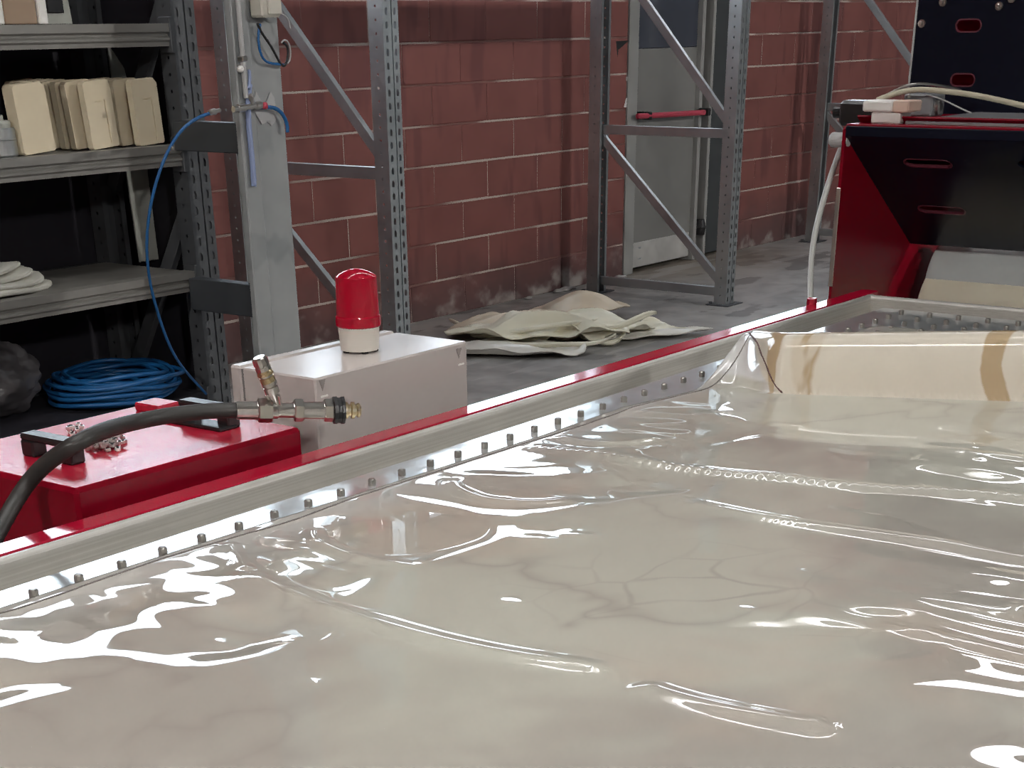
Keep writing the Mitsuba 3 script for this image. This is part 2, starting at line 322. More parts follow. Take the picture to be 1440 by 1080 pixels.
# unseen ceiling lamps, placed to light the table
for k, (x, y) in enumerate(LAMPS):
    w, l = 0.16, 0.75
    t = thing('unseen_ceiling_lamp', 'unseen linear lamp under the hall ceiling, placed to light the table', 'lamp', 'unseen linear lamps under the hall ceiling')
    obj('housing', cbox(x - w - .02, x + w + .02, y - l - .02, y + l + .02, CEIL - 0.10, CEIL - 0.0, .01), 'mat_white', t)
    if True:  # deep shades placed to keep lamp light off the back wall
        for sx in (-1, 1): obj('shade', cbox(x + sx * (w + .02) - .006, x + sx * (w + .02) + .006, y - l - .02, y + l + .02, CEIL - .62, CEIL - .10, .002), 'mat_white', t)
        for sy in (-1, 1): obj('shade', cbox(x - w - .02, x + w + .02, y + sy * (l + .02) - .006, y + sy * (l + .02) + .006, CEIL - .62, CEIL - .10, .002), 'mat_white', t)
    d = mikit.ply(cbox(x - w, x + w, y - l, y + l, CEIL - 0.115, CEIL - 0.101, 0), {'type': 'diffuse', 'reflectance': rgb(0.6, 0.6, 0.6)})
    obj('diffuser', {**d, 'emitter': {'type': 'area', 'radiance': rgb(*LAMP)}}, None, t)

for k, (x, z) in enumerate(FLOODS):  # unseen floods, placed to light the back wall and cast rack shadows
    t = thing('unseen_flood_lamp', 'unseen square flood lamp behind the camera, placed to light the back wall', 'lamp', 'unseen flood lamps on the front wall')
    obj('housing', cbox(x - .24, x + .24, -8.0, -7.9, z - .24, z + .24, .01), 'mat_black', t)
    d = mikit.ply(cbox(x - .20, x + .20, -7.895, -7.885, z - .20, z + .20, 0), {'type': 'diffuse', 'reflectance': rgb(0.6, 0.6, 0.6)})
    obj('glass', {**d, 'emitter': {'type': 'area', 'radiance': rgb(*FLOOD)}}, None, t)

for k, (y, z) in enumerate(SIDE_FLOODS):  # unseen flood, placed to light the left-facing sides and the roller
    t = thing('unseen_flood_lamp', 'unseen square flood lamp left of the camera, placed to light left-facing sides', 'lamp')
    obj('housing', cbox(-6.0, -5.9, y - .34, y + .34, z - .34, z + .34, .01), 'mat_black', t)
    d = mikit.ply(cbox(-5.895, -5.885, y - .30, y + .30, z - .30, z + .30, 0), {'type': 'diffuse', 'reflectance': rgb(0.6, 0.6, 0.6)})
    obj('glass', {**d, 'emitter': {'type': 'area', 'radiance': rgb(*SIDE_L)}}, None, t)
# unseen window strip behind the camera, placed to light the rack fronts
n = struct('window_5', cbox(9.5, 21.0, -8.0, -7.99, 3.0, 4.3, 0), 'mat_white')
scene[n] = {**mikit.ply(cbox(9.5, 21.0, -8.0, -7.99, 3.0, 4.3, 0), {'type': 'diffuse', 'reflectance': rgb(0.5, 0.5, 0.5)}), 'emitter': {'type': 'area', 'radiance': rgb(2.4, 2.6, 2.8)}}
obj('frame', cat(cbox(9.4, 21.1, -8.0, -7.95, 2.9, 3.0), cbox(9.4, 21.1, -8.0, -7.95, 4.3, 4.4)), 'mat_rack_dark', n)
for k in range(11):  # unseen roof beams, placed to put dark streaks into the film reflections
    x = -4.6 + 2.6 * k
    struct('unseen_roof_beam_%d' % (k + 1), cbox(x - .12, x + .12, -8, 6.2, CEIL - .42, CEIL, .01), 'mat_dark_beam')

# unseen tube and panel lamps, placed for streaks and white patches on the film
TUBES = [(2.0 + 1.5 * k, 3.7, 5.25, .62, .07) for k in range(6)]
for x, y, z, hx, hy in TUBES + [(12.85, 4.38, 5.5, .52, .58), (15.45, 5.02, 5.5, .42, .36)]:
    wide = hy > .2
    t = thing('unseen_panel_lamp' if wide else 'unseen_tube_lamp', ('unseen broad panel lamp, placed for a white patch on the film, nearer one' if x < 14 else 'unseen smaller panel lamp, placed for a white patch on the film, further one') if wide else 'unseen slim tube lamp in a row, placed for bright streaks on the film', 'lamp', None if wide else 'row of unseen tube lamps')
    obj('housing', cbox(x - hx - .02, x + hx + .02, y - hy - .02, y + hy + .02, z + .001, z + .06, .01), 'mat_white', t)
    obj('rod', cat(cbox(x - hx * .7, x - hx * .7 + .02, y - .01, y + .01, z + .06, CEIL), cbox(x + hx * .7, x + hx * .7 + .02, y - .01, y + .01, z + .06, CEIL)), 'mat_rack_dark', t)
    if not wide: obj('shade', cbox(x - hx - .02, x + hx + .02, y + hy + .02, y + hy + .03, z - .30, z + .06, .002), 'mat_white', t)  # shade placed to keep tube light off the back wall
    d = mikit.ply(cbox(x - hx, x + hx, y - hy, y + hy, z - .014, z, 0), {'type': 'diffuse', 'reflectance': rgb(0.6, 0.6, 0.6)})
    obj('diffuser', {**d, 'emitter': {'type': 'area', 'radiance': rgb(9.0, 9.1, 9.6) if wide else rgb(14.0, 14.0, 14.2)}}, None, t)

# door in the back wall
D = struct('door_1', cbox(9.555, 10.36, WY + .03, WY + .075, 0.025, 1.33, .003), 'mat_door')
obj('upper_panel', cbox(9.555, 10.36, WY + .035, WY + .07, 1.332, 2.08, .003), 'mat_door_glass', D)
obj('kick_plate', cbox(9.575, 10.34, WY + .022, WY + .031, 0.03, 0.185, .002), 'mat_kick', D)
for x in (9.68, 9.70):
    for z in (.08, .15): obj('screw', lathe([(0, .007), (.004, .006)], (x, WY + .023, z), (0, -1, 0), 8), 'mat_rack', D)
obj('jamb', cbox(9.44, 9.555, WY - .012, WY + .12, 0, 2.13, .004), 'mat_door_frame', D)
obj('jamb', cbox(10.36, 10.40, WY - .004, WY + .12, 0, 2.13, .004), 'mat_door_frame', D)
obj('jamb', cbox(10.50, 10.535, WY - .004, WY + .12, 0, 2.13, .004), 'mat_door_frame', D)
obj('jamb', cbox(10.93, 10.97, WY - .004, WY + .12, 0, 2.13, .004), 'mat_door_frame', D)
obj('lintel', cbox(9.44, 10.97, WY - .01, WY + .12, 2.09, 2.15, .004), 'mat_door_frame', D)
obj('gap', cbox(10.40, 10.50, WY + .10, WY + .12, 0, 2.09, 0), 'mat_hole', D)
obj('backing', cbox(9.44, 10.97, WY + .13, WY + .2, 0, 2.15, 0), 'mat_hole', D)
obj('side_leaf', cbox(10.535, 10.93, WY + .03, WY + .075, 0.02, 2.08, .003), 'mat_door_dark', D)
obj('hinge', lathe([(0, .035), (.05, .045), (.10, .03)], (10.45, WY - .0, .16), (0, 0, 1), 14), 'mat_black', D)
pb = tube([at(897, 163.5, Y=WY - .06), at(942, 161, Y=WY - .06), at(990, 158, Y=WY - .06)], 0.017, 10)
b = obj('push_bar', pb, 'mat_push_bar', D, True, label='red push bar')
obj('bracket', cat(cbox(9.60, 9.64, WY - .075, WY + .03, .93, .975, .004), cbox(10.36, 10.40, WY - .075, WY + .03, .92, .965, .004)), 'mat_black', b)

# ------------------------------------------------------------------ pallet racking
def upright(h, w=0.10, d=0.08, backed=False):
    """Perforated rack post: web towards -y with two columns of slots, side plates with round holes, return lips."""
    n = int(h / 0.05)
    web = sbox(0, 0, w, h)
    holes = []
    for i in range(n):
        z = 0.03 + 0.05 * i
        for x in (0.024, w - 0.022):
            holes.append(Polygon([(x - .007, z - .012), (x + .007, z - .012), (x + .009, z + .004), (x + .004, z + .014), (x - .004, z + .014), (x - .009, z + .004)]))
    web = web.difference(unary_union(holes))
    web = web.difference(sbox(w * .53, 0, w * .60, h))
    side = sbox(0, 0, d, h).difference(unary_union([Point(d * .5, 0.05 + .05 * i).buffer(.006, quad_segs=2) for i in range(n - 1)]))
    ms = [extrude(web, .0025, (0, 0.0025, 0), (1, 0, 0), (0, 0, 1)), cbox(w * .52, w * .61, .010, .0125, 0, h, 0),
          cbox(w * .52, w * .53, 0, .0125, 0, h, 0), cbox(w * .60, w * .61, 0, .0125, 0, h, 0),
          extrude(side, .0025, (0, 0, 0), (0, 1, 0), (0, 0, 1)), extrude(side, .0025, (w - .0025, 0, 0), (0, 1, 0), (0, 0, 1)),
          cbox(0, .022, d - .0025, d, 0, h, 0), cbox(w - .022, w, d - .0025, d, 0, h, 0)]
    if backed: ms.append(cbox(.004, w - .004, .006, .008, 0, h, 0))  # plate added inside the post so its holes read less black
    return cat(*ms)
UP = upright(3.2)
UPR = UP.copy(); UPR.vertices[:, 1] *= -1; UPR.invert()
ply_up, ply_upr = mikit.ply(UP, 'mat_rack'), mikit.ply(UPR, 'mat_rack')
YF, YR = 4.80, 5.80
def rack_frame(x, label):
    t = thing('rack_frame', label, 'rack frame', 'upright frames of the pallet rack')
    obj('upright', {**ply_up, 'to_world': T().translate([x, YF, 0.004])}, None, t)
    obj('upright', {**ply_upr, 'to_world': T().translate([x, YR, 0.004])}, None, t)
    for y in (YF + .04, YR - .04):
        obj('base_plate', cat(cbox(x - .035, x + .15, y - .075, y + .075, 0, .006, .001), *[lathe([(0, .011), (.014, .011)], (x + dx, y + .05, .006), (0, 0, 1), 6) for dx in (-.02, .125)]), 'mat_rack_dark', t)
    f, r = YF + .06, YR - .06
    for z in (0.072, 0.922, 1.92, 2.9): obj('cross_brace', beam((x + .05, f, z), (x + .05, r, z), .032, .05), 'mat_rack', t)
    for za, zb in ((0.115, 0.885), (0.965, 1.87), (1.97, 2.86)): obj('diagonal_brace', beam((x + .05, f, za), (x + .05, r, zb), .03, .045), 'mat_rack', t)
    return t
rack_frame(5.66, 'galvanised rack frame behind the white box with the red beacon')
rack_frame(8.71, 'galvanised rack frame standing free in front of the grey door')
rack_frame(11.72, 'galvanised rack frame partly hidden behind the black machine hood')
for x0, x1, y, z in ((5.76, 8.71, YF + .03, 1.765), (5.76, 8.71, YR - .03, 1.90)):  # unseen beams, placed for the shadow band on the back wall
    one('rack_beam', cbox(x0, x1, y - .025, y + .025, z - .082, z + .082, .004), 'mat_rack', 'galvanised load beam joining two rack frames above the picture', 'rack beam', 'load beams of the pallet rack')

# ------------------------------------------------------------------ shelving on the left
S0, S1, SF, SR = 2.15, 4.09, 4.40, 4.86
sh = thing('shelving_unit', 'dark grey steel shelving unit with deep boards at the left edge', 'shelving')
SUP = mikit.ply(upright(1.86, 0.105, 0.07, True), 'mat_rack_dark')
SUPR = upright(1.86, 0.105, 0.07, True); SUPR.vertices[:, 1] *= -1; SUPR.invert(); SUPR = mikit.ply(SUPR, 'mat_rack_dark')
for x in (S0 - .12, S1 + .003):
    obj('upright', {**SUP, 'to_world': T().translate([x, SF - .02, 0])}, None, sh)
    obj('upright', {**SUPR, 'to_world': T().translate([x, SR + .05, 0])}, None, sh)
    for za, zb in ((0.35, 0.95), (0.98, 1.6)): obj('diagonal_brace', beam((x + .06, SF + .05, zb), (x + .06, SR - .02, za), .03, .05), 'mat_rack_dark', sh)
lip = [(0, 0), (.006, 0), (.006, .012), (.0, .018), (.0, .024), (.010, .030), (.010, .036), (0, .042), (0, .066), (.05, .066), (.05, 0.058), (.035, .058), (.035, 0)]
for z in (0.262, 0.674, 1.076, 1.434):
    s = obj('shelf', cbox(S0, S1, SF + .03, SR, z + .040, z + .062, .002), 'mat_shelf' if z > .5 else 'mat_shade_dark', sh)  # lowest shelf has its shade put into the colour
    pl = Polygon(lip)
    m = trimesh.creation.extrude_polygon(pl, S1 - S0, engine='earcut')
    V = m.vertices.copy(); m.vertices = np.c_[S0 + V[:, 2], SF - .02 + V[:, 0], z + V[:, 1]]
    if m.volume < 0: m.invert()
    obj('beam', m, 'mat_shelf' if z > .5 else 'mat_shade_dark', s)
    obj('rear_beam', cbox(S0, S1, SR, SR + .03, z, z + .062, .003), 'mat_rack_dark', s)
    obj('end_bracket', cbox(S1 - .012, S1 + .003, SF - .025, SF + .03, z - .02, z + .085, .002), 'mat_rack_dark', s)
obj('back_shade_sheet', cbox(S0 - .1, S1 + .2, SR + .062, SR + .066, .05, 1.84, 0), 'mat_shade_dark', sh)  # dark sheet standing in for the shade behind the shelves
obj('end_shade_sheet', cbox(S1 + .127, S1 + .131, SF + .06, SR + .062, .05, 1.84, 0), 'mat_shade_dark', sh)  # dark sheet standing in for the shade at the shelf end
obj('leaning_plate', extrude(Polygon([(0, 0), (.09, 0), (.10, .35), (.06, .62), (0, .70)]), .006, (S1 + .02, 4.70, .745), (1, 0, 0), (0, .05, 1)), 'mat_grey_case', sh)

# grey column standing in front of the shelving, tied to it by two dark spacer beams
CX0, CX1, CYF = 3.99, 4.205, 4.0
col = thing('steel_column', 'grey painted steel column beside the shelving with pipe and fittings', 'column')
prof = unary_union([Polygon([(CX0, CYF + .004), (CX0 + .004, CYF), (CX0 + .07, CYF), (CX0 + .08, CYF + .006), (CX1 - .006, CYF + .006), (CX1, CYF + .012), (CX1, CYF + .022), (CX0, CYF + .022)]), sbox(CX0 + .098, CYF + .02, CX0 + .117, CYF + .11), sbox(CX0 + .09, CYF + .105, CX1, CYF + .12)])
obj('shaft', trimesh.creation.extrude_polygon(prof, CEIL, engine='earcut'), 'mat_column', col)
obj('base_plate', cbox(CX0 - .05, CX1 + .05, CYF - .05, CYF + .17, 0, .012, .002), 'mat_rack_dark', col)
for z0, z1 in ((1.125, 1.215), (0.615, 0.72)):
    obj('spacer_beam', cbox(4.045, 4.10, CYF + .022, SF - .02, z0, z1, .003), 'mat_dark_beam', col, label='dark spacer beam to the shelving')
obj('conduit_pipe', tube([(CX0 + .02, CYF - .014, z) for z in np.linspace(1.29, 5.5, 20)], .0085, 12), 'mat_pipe', col, True, label='thin grey conduit pipe')
for z in (1.40, 1.62): obj('pipe_clip', cbox(CX0 + .008, CX0 + .032, CYF - .026, CYF, z - .008, z + .008, .003), 'mat_chrome', col)
obj('valve_knob', lathe([(0, .004), (.01, .010), (.022, .010), (.028, .005)], (CX0 + .008, CYF - .022, 1.372), (-1, -.3, .05), 14), 'mat_white', col, True)
# manifold with quick couplings across the column
z = 1.262
man = obj('air_manifold', lathe([(0, .009), (.02, .009), (.022, .012), (.05, .012), (.052, .008), (.10, .008), (.102, .011), (.125, .011)], (CX0 - .055, CYF - .028, z), (1, 0, .06), 16), 'mat_chrome', col, False, label='chrome air manifold with couplings')
obj('red_button', lathe([(0, .008), (.012, .011), (.018, .008)], (CX0 + .075, CYF - .028, z + .004), (.6, -1, .1), 14), 'mat_push_bar', man, True)
obj('tap', lathe([(0, .004), (.02, .009), (.03, .006)], (CX0 + .02, CYF - .04, z + .012), (-.4, -.2, 1), 12), 'mat_chrome', man, True)
sticker = [(357, 139), (361, 129), (368, 142), (374, 145), (381, 129), (386, 136), (388, 150), (389, 168), (383, 177), (376, 171), (369, 175), (362, 163), (358, 155)]
q = [at(x, y, Y=CYF) for x, y in sticker]
obj('torn_label', extrude(Polygon([(v[0], v[2]) for v in q]), .003, (0, CYF + .004, 0), (1, 0, 0), (0, 0, 1)), 'mat_pipe', col, label='torn grey paper label')
sb = obj('junction_box', cbox(4.072, 4.158, CYF - .055, CYF + .002, 1.513, 1.66, .006), 'mat_cream_plastic', col, label='cream plastic junction box')
obj('lid', cbox(4.095, 4.156, CYF - .062, CYF - .054, 1.52, 1.655, .004), 'mat_cream_plastic', sb)
def on(pts, Y): return [at(x, y, Y=Y) for x, y in pts]
obj('cable', tube(spline(on([(362, 33), (372, 52), (385, 72), (400, 92), (404, 84), (398, 60)], CYF - .02), 40), .004, 8), 'mat_black', col, True)
obj('cable', tube(spline(on([(366, 34), (364, 62), (370, 82), (388, 90), (400, 92)], CYF - .018), 40), .004, 8), 'mat_blue', col, True)
obj('cable', tube(spline(on([(378, 17), (392, 18), (404, 26), (408, 40)], CYF - .05), 30), .0025, 8), 'mat_pipe', col, True)
obj('cable', tube(spline(on([(396, 60), (404, 58), (408, 68), (402, 90)], CYF - .02), 30), .0025, 8), 'mat_pipe', col, True)
obj('flat_tube', tube(spline(on([(351, 118), (349, 150), (352, 200), (357, 262)], CYF - .012), 30), .009, 8), 'mat_lavender', col, True, label='pale blue tube taped to the column')
obj('short_hose', tube(spline(on([(367, 151), (380, 151), (394, 157), (402, 170), (404, 186)], CYF - .02), 30), .006, 10), 'mat_blue', col, True, label='short blue hose stub')
obj('thin_tube', tube(spline(on([(350, 98), (351, 112), (349, 125)], CYF - .02), 12), .005, 8), 'mat_lavender', col, True)

# blue hose from the manifold down to its coil on the lowest shelf
path = [(*at(303, 158, Y=3.97),)] + [tuple(at(x, y, Y=Y)) for x, y, Y in ((280, 165, 3.97), (253, 186, 3.98), (232, 222, 4.0), (216, 270, 4.03), (207, 330, 4.06), (210, 390, 4.1), (222, 440, 4.15), (243, 495, 4.22), (268, 530, 4.28), (290, 554, 4.30))]
bh = thing('blue_air_hose', 'thin blue air hose arching down from the column fittings', 'hose')
obj('tube', tube(spline(path, 90), .0048, 10), 'mat_blue', bh, True)
p0 = np.array(path[0]); obj('coupling', lathe([(0, .006), (.008, .009), (.03, .009), (.034, .006), (.05, .006)], p0 - [.03, 0, 0], (1, 0, .1), 12), 'mat_chrome', bh)
m_ = np.array(path[3]); 
obj('clip', lathe([(0, .007), (.01, .007)], np.array(at(241, 211, Y=3.99)), (.4, 0, 1), 10), 'mat_chrome', bh)
ch = thing('blue_hose_coil', 'coil of blue hose lying behind the red box', 'hose coil')
cc = np.array([3.80, 4.56, .33])
for k in range(20):
    R = .115 + .125 * rng.random(); zz = .343 + .013 * (k // 3); ph = rng.random() * 6.28
    tt = np.linspace(0, 2 * np.pi, 72); e = .012 * np.sin(2 * tt + ph)
    c = cc + [rng.normal(0, .01), rng.normal(0, .01), 0]
    P = np.c_[c[0] + (R + e) * np.cos(tt), c[1] + (R * .92 + e) * np.sin(tt), zz + .010 * np.sin(tt + ph) + .006 * np.sin(3 * tt + 2 * ph)]
    obj('loop', tube(P, .0075, 8, False), 'mat_blue', ch, True)

# ------------------------------------------------------------------ things on the shelves
def plate_mesh(w, t, h, groove=True):
    poly = Polygon([(.006, 0), (w - .004, 0), (w, .004), (w, h - .016), (w - .014, h), (.008, h), (0, h - .008), (0, .006)])
    m = extrude(poly, t, (0, t, 0), (1, 0, 0), (0, 0, 1))
    if groove:
        L = unary_union([sbox(w * .36, h * .68, w * .72, h * .71), sbox(w * .68, h * .06, w * .73, h * .71)])
        cut = extrude(L, .006, (0, .004, 0), (1, 0, 0), (0, 0, 1))
        A = m3.Manifold(m3.Mesh(np.asarray(m.vertices, np.float32), np.asarray(m.faces, np.uint32)))
        B = m3.Manifold(m3.Mesh(np.asarray(cut.vertices, np.float32), np.asarray(cut.faces, np.uint32)))
        try:
            R = (A - B).to_mesh(); mm = trimesh.Trimesh(R.vert_properties[:, :3], R.tri_verts, process=False)
            if len(mm.faces) > 20: return mm
        except Exception: pass
    return m
ztop = 1.076 + .066
def lean(deg): return T().rotate([0, 1, 0], deg)
pg, pn = mikit.ply(plate_mesh(.112, .026, .196), 'mat_clay'), mikit.ply(plate_mesh(.112, .026, .196, False), 'mat_clay')
def plate(x, y, ply, deg, label, group=None):
    obj('clay_plate', {**ply, 'to_world': T().translate([x, y, ztop + .001]) @ lean(deg)}, None, None, label=label, category='plate', **({'group': group} if group else {}))
plate(3.462, 4.43, mikit.ply(plate_mesh(.125, .05, .195, False), 'mat_clay'), -4, 'thick plain cream slab standing alone at the left of the plates')
plate(3.735, 4.425, pg, -4, 'front cream plate with an L shaped groove in the longer row of plates')
for i in range(6): plate(3.712 - i * .006 + rng.normal(0, .003), 4.478 + i * .050, pn, -4 + rng.normal(0, .5), ('cream plate directly behind the grooved front plate of the longer row', 'cream plate, second behind the grooved front plate of the longer row', 'cream plate, third behind the grooved front plate of the longer row', 'cream plate, fourth behind the grooved front plate of the longer row', 'cream plate, fifth behind the grooved front plate of the longer row', 'cream plate at the very back of the longer row')[i], 'plates behind the front one of the longer row')
plate(3.935, 4.425, pg, -3, 'rightmost cream plate with an L shaped groove, front of the short row')
for i in range(3): plate(3.905 - i * .006, 4.480 + i * .055, pn, -3, ('cream plate directly behind the rightmost grooved plate', 'cream plate in the middle of the short row at right', 'cream plate at the back of the short row at right')[i], 'plates behind the rightmost one')
c = at(2, 200, Y=4.5)
can = thing('metal_can', 'small grey can with a lid at the left edge of the plate shelf', 'can')
obj('body', lathe([(0, .040), (.004, .042), (.045, .042), (.047, .044), (.05, .042), (.08, .042)], (c[0] - .01, 4.48, ztop), (0, 0, 1), 28), 'mat_rack', can)
obj('lid', lathe([(0, .030), (.012, .032), (.02, .030), (.022, .012), (.035, .012)], (c[0] - .01, 4.48, ztop + .08), (0, 0, 1), 28), 'mat_grey_case', can)
z1 = 1.434 + .067
for x, g in ((3.44, 0), (3.605, 1)):
    one('white_board', cbox(x - .018, x + .014, 4.42, 4.72, z1, z1 + .34, .003), 'mat_white', ('white panel on the top shelf left of the brown box', 'white panel on the top shelf between the brown box and grey case')[g], 'panel')
one('cardboard_box', cbox(3.462, 3.585, 4.43, 4.70, z1, z1 + .26, .003), 'mat_cardboard', 'brown cardboard box standing between white panels on the top shelf', 'box')
gc = thing('grey_case', 'grey case with a dark window, rightmost thing on the top shelf', 'case')
obj('body', extrude(Polygon([(0, 0), (.105, 0), (.085, .22), (0, .22)]), .22, (3.623, 4.66, z1), (1, 0, 0), (0, 0, 1)), 'mat_grey_case', gc)
obj('window', cbox(3.632, 3.695, 4.432, 4.44, z1 + .03, z1 + .14, .002), 'mat_black', gc)
def pillow_stack(name, cx, cy, z, layers, mat, label, cat_):
    t = thing(name, label, cat_)
    for i, (rx, ry, h, dx) in enumerate(layers):
        n, k = 56, 10
        th = np.linspace(0, 2 * np.pi, n, endpoint=False); V = []
        edge = 1 + .10 * (meshkit.fbm(np.c_[np.cos(th) * 2 + i * 5, np.sin(th) * 2, th * 0 + i], 3) - .5) * 2
        for a in np.linspace(-1, 1, k):
            s = (1 - abs(a) ** 4) ** .5 if abs(a) < 1 else 0
            s = .75 + .25 * s
            V.append(np.c_[cx + dx + rx * edge * s * np.cos(th), cy + ry * edge * s * np.sin(th), z + h * (a + 1) / 2 + .006 * np.sin(3 * th + i)])
        V = np.vstack(V); F = []
        for a in range(k - 1):
            for j in range(n): q = [a * n + j, a * n + (j + 1) % n, (a + 1) * n + (j + 1) % n, (a + 1) * n + j]; F += [q[:3], [q[0], q[2], q[3]]]
        V = np.vstack([V, [[cx + dx, cy, z + .002]], [[cx + dx, cy, z + h]]]); c0, c1 = len(V) - 2, len(V) - 1
        for j in range(n): F += [[c0, (j + 1) % n, j], [c1, (k - 1) * n + j, (k - 1) * n + (j + 1) % n]]
        obj('fold', trimesh.Trimesh(V, F, process=False), mat, t, 50); z += h * .97
    return t
pillow_stack('folded_sheeting', 3.24, 4.60, .736, [(.37, .17, .026, 0), (.34, .165, .022, 0), (.29, .15, .020, .0), (.275, .14, .020, -.01), (.20, .12, .014, -.02)], 'mat_sheet_clear', 'pile of folded white plastic sheeting on the middle shelf', 'sheeting')
bg = trimesh.creation.icosphere(subdivisions=4)
bg.vertices *= (0.75 + .5 * meshkit.fbm(bg.vertices * 2.3 + 4, 4))[:, None] * np.array([.19, .14, .12]); bg.apply_translation([3.35, 4.66, .325 + .135])
one('plastic_bag', bg, 'mat_bag', 'dim grey plastic bag on the lowest shelf left of the blue coil', 'bag', smooth=True)

# ------------------------------------------------------------------ plastic sheets crumpled on the floor
def crumpled(cx, cy, z0, rx, ry, rot, h, seed, curl=.03, fold=6.0, t=.006):
    n, k = 90, 30
    th = np.linspace(0, 2 * np.pi, n, endpoint=False)
    e = .72 + .6 * meshkit.fbm(np.c_[np.cos(th) * 1.6 + seed, np.sin(th) * 1.6, th * 0 + seed * 3.1], 4)
    V = [[0, 0]]
    for i in range(1, k + 1):
        r = i / k; V += list(np.c_[r * e * rx * np.cos(th), r * e * ry * np.sin(th)])
    V = np.array(V); rad = np.r_[0, np.repeat(np.arange(1, k + 1) / k, n)]
    c, s = math.cos(rot), math.sin(rot)
    P = np.c_[cx + c * V[:, 0] - s * V[:, 1], cy + s * V[:, 0] + c * V[:, 1]]
    q = np.c_[V[:, 0] * fold * .45, V[:, 1] * fold, V[:, 0] * 0 + seed * 7.7]
    a = meshkit.fbm(q, 3); ridge = 1 - 2 * np.abs(meshkit.fbm(q * .7 + 11, 2) - .5)
    z = z0 + h * (np.clip(1 - rad ** 2, 0, 1) * (.25 + .9 * ridge ** 2) + .35 * a) + curl * smooth01((rad - .82) / .18) * (meshkit.noise(np.c_[V * 7, V[:, 0] * 0 + seed]) * 2 - .7)
    z = np.maximum(z, z0 + .002)
    top = np.c_[P, z + t]; bot = np.c_[P, z]
    F = [[0, 1 + j, 1 + (j + 1) % n] for j in range(n)]
    for i in range(k - 1):
        for j in range(n):
            q4 = [1 + i * n + j, 1 + i * n + (j + 1) % n, 1 + (i + 1) * n + (j + 1) % n, 1 + (i + 1) * n + j]; F += [[q4[0], q4[3], q4[2]], [q4[0], q4[2], q4[1]]]
    F = np.array(F); N = len(top); G = [F, F[:, ::-1] + N]
    o = 1 + (k - 1) * n
    G.append(np.array([[o + j, N + o + j, N + o + (j + 1) % n] for j in range(n)] + [[o + j, N + o + (j + 1) % n, o + (j + 1) % n] for j in range(n)]))
    return trimesh.Trimesh(np.vstack([top, bot]), np.vstack(G), process=False)
def smooth01(x): x = np.clip(x, 0, 1); return x * x * (3 - 2 * x)
A0 = math.atan2(-.80, .59)
heap = thing('plastic_sheeting', 'crumpled heap of ivory plastic sheeting on the floor by the red wall', 'plastic sheeting')
for cx, cy, z0, rx, ry, rot, h, sd, curl, mat, fold in (
    (7.30, 5.20, .003, .50, .24, A0 + .1, .10, 3, .04, 'mat_sheet_pink', 9),
    (7.90, 5.30, .003, .26, .20, A0, .12, 12, .05, 'mat_sheet_pink', 8),
    (6.78, 5.04, .003, .42, .20, A0 - .15, .035, 5, .04, 'mat_sheet_clear', 8),
    (7.08, 5.02, .02, .50, .17, A0 + .05, .12, 8, .06, 'mat_sheet', 10),
    (7.30, 4.84, .003, .36, .15, A0 + .12, .12, 21, .10, 'mat_sheet', 9),
    (7.52, 4.72, .003, .30, .12, A0 + .22, .07, 30, .06, 'mat_sheet', 9),
    (7.55, 4.62, .003, .34, .08, A0 + .22, .05, 17, .02, 'mat_sheet_clear', 8),
):
    obj('fold', crumpled(cx, cy, z0, rx, ry, rot, h, sd, curl, fold), mat, heap, True)
for pts, r in (([(664, 466, .02), (700, 470, .06), (752, 462, .10), (820, 452, .12), (856, 446, .12)], .014), ([(716, 480, .03), (760, 485, .05), (810, 484, .05), (846, 480, .05), (866, 470, .09)], .013), ([(852, 460, .10), (880, 455, .11), (905, 444, .14), (922, 440, .14)], .016), ([(838, 476, .02), (858, 482, .02), (874, 474, .04), (880, 462, .08)], .013), ([(880, 470, .02), (915, 468, .02), (953, 461, .012)], .012), ([(632, 449, .03), (645, 456, .03), (662, 466, .02)], .012)):
    P = spline([at(x, y, Z=z) for x, y, z in pts], 40)
    obj('rolled_edge', tube(P, r * (.35 + .65 * np.sin(np.linspace(.25, np.pi - .25, 40))), 10), 'mat_sheet', heap, True)

# ------------------------------------------------------------------ the vacuum table: red body, aluminium rim, galvanised bed with pins
BED, GUT, RIM, TX0, TX1, TY0, RY = .882, .842, .900, 0.42, 3.822, -0.22, 1.692
tb = thing('press_table', 'long red press table with aluminium rim and studded metal bed', 'table')
obj('body', cbox(TX0 - .05, TX1 + .08, TY0 - .05, RY + .045, .55, .832, .004), 'mat_red', tb)
obj('gutter', cbox(TX0, TX1 + .01, TY0, RY + .02, .832, GUT, 0), 'mat_aluminium', tb)
obj('bed', cbox(TX0 + .05, TX1 - .05, TY0 + .05, 1.643, GUT, BED, .0015), 'mat_zinc', tb)
def rim(p0, p1, inward):
    """Rim profile run from p0 to p1 (the inner top edge), inward = unit vector to the bed."""
    d = np.array(p1, float) - p0; L = np.linalg.norm(d); d /= L
    prf = Polygon([(0, GUT), (-.004, RIM - .010), (-.004, RIM - .006), (-.001, RIM - .002), (.003, RIM), (.009, RIM), (.011, RIM - .004), (.0125, RIM - .006), (.0125, RIM - .0145), (.024, RIM - .0145), (.024, GUT)])
    m = trimesh.creation.extrude_polygon(prf, L, engine='earcut'); V = m.vertices.copy()
    m.vertices = np.asarray(p0) + V[:, 2:3] * d - V[:, :1] * np.asarray(inward) + np.c_[np.zeros((len(V), 2)), V[:, 1]]
    if m.volume < 0: m.invert()
    return m
obj('rim', rim((TX0, RY + .008, 0), (TX1 + .02, RY + .008, 0), np.array([0, -1.0, 0])), 'mat_aluminium', tb)
obj('rim', rim((TX1, TY0, 0), (TX1, RY + .02, 0), np.array([-1.0, 0, 0])), 'mat_aluminium', tb)
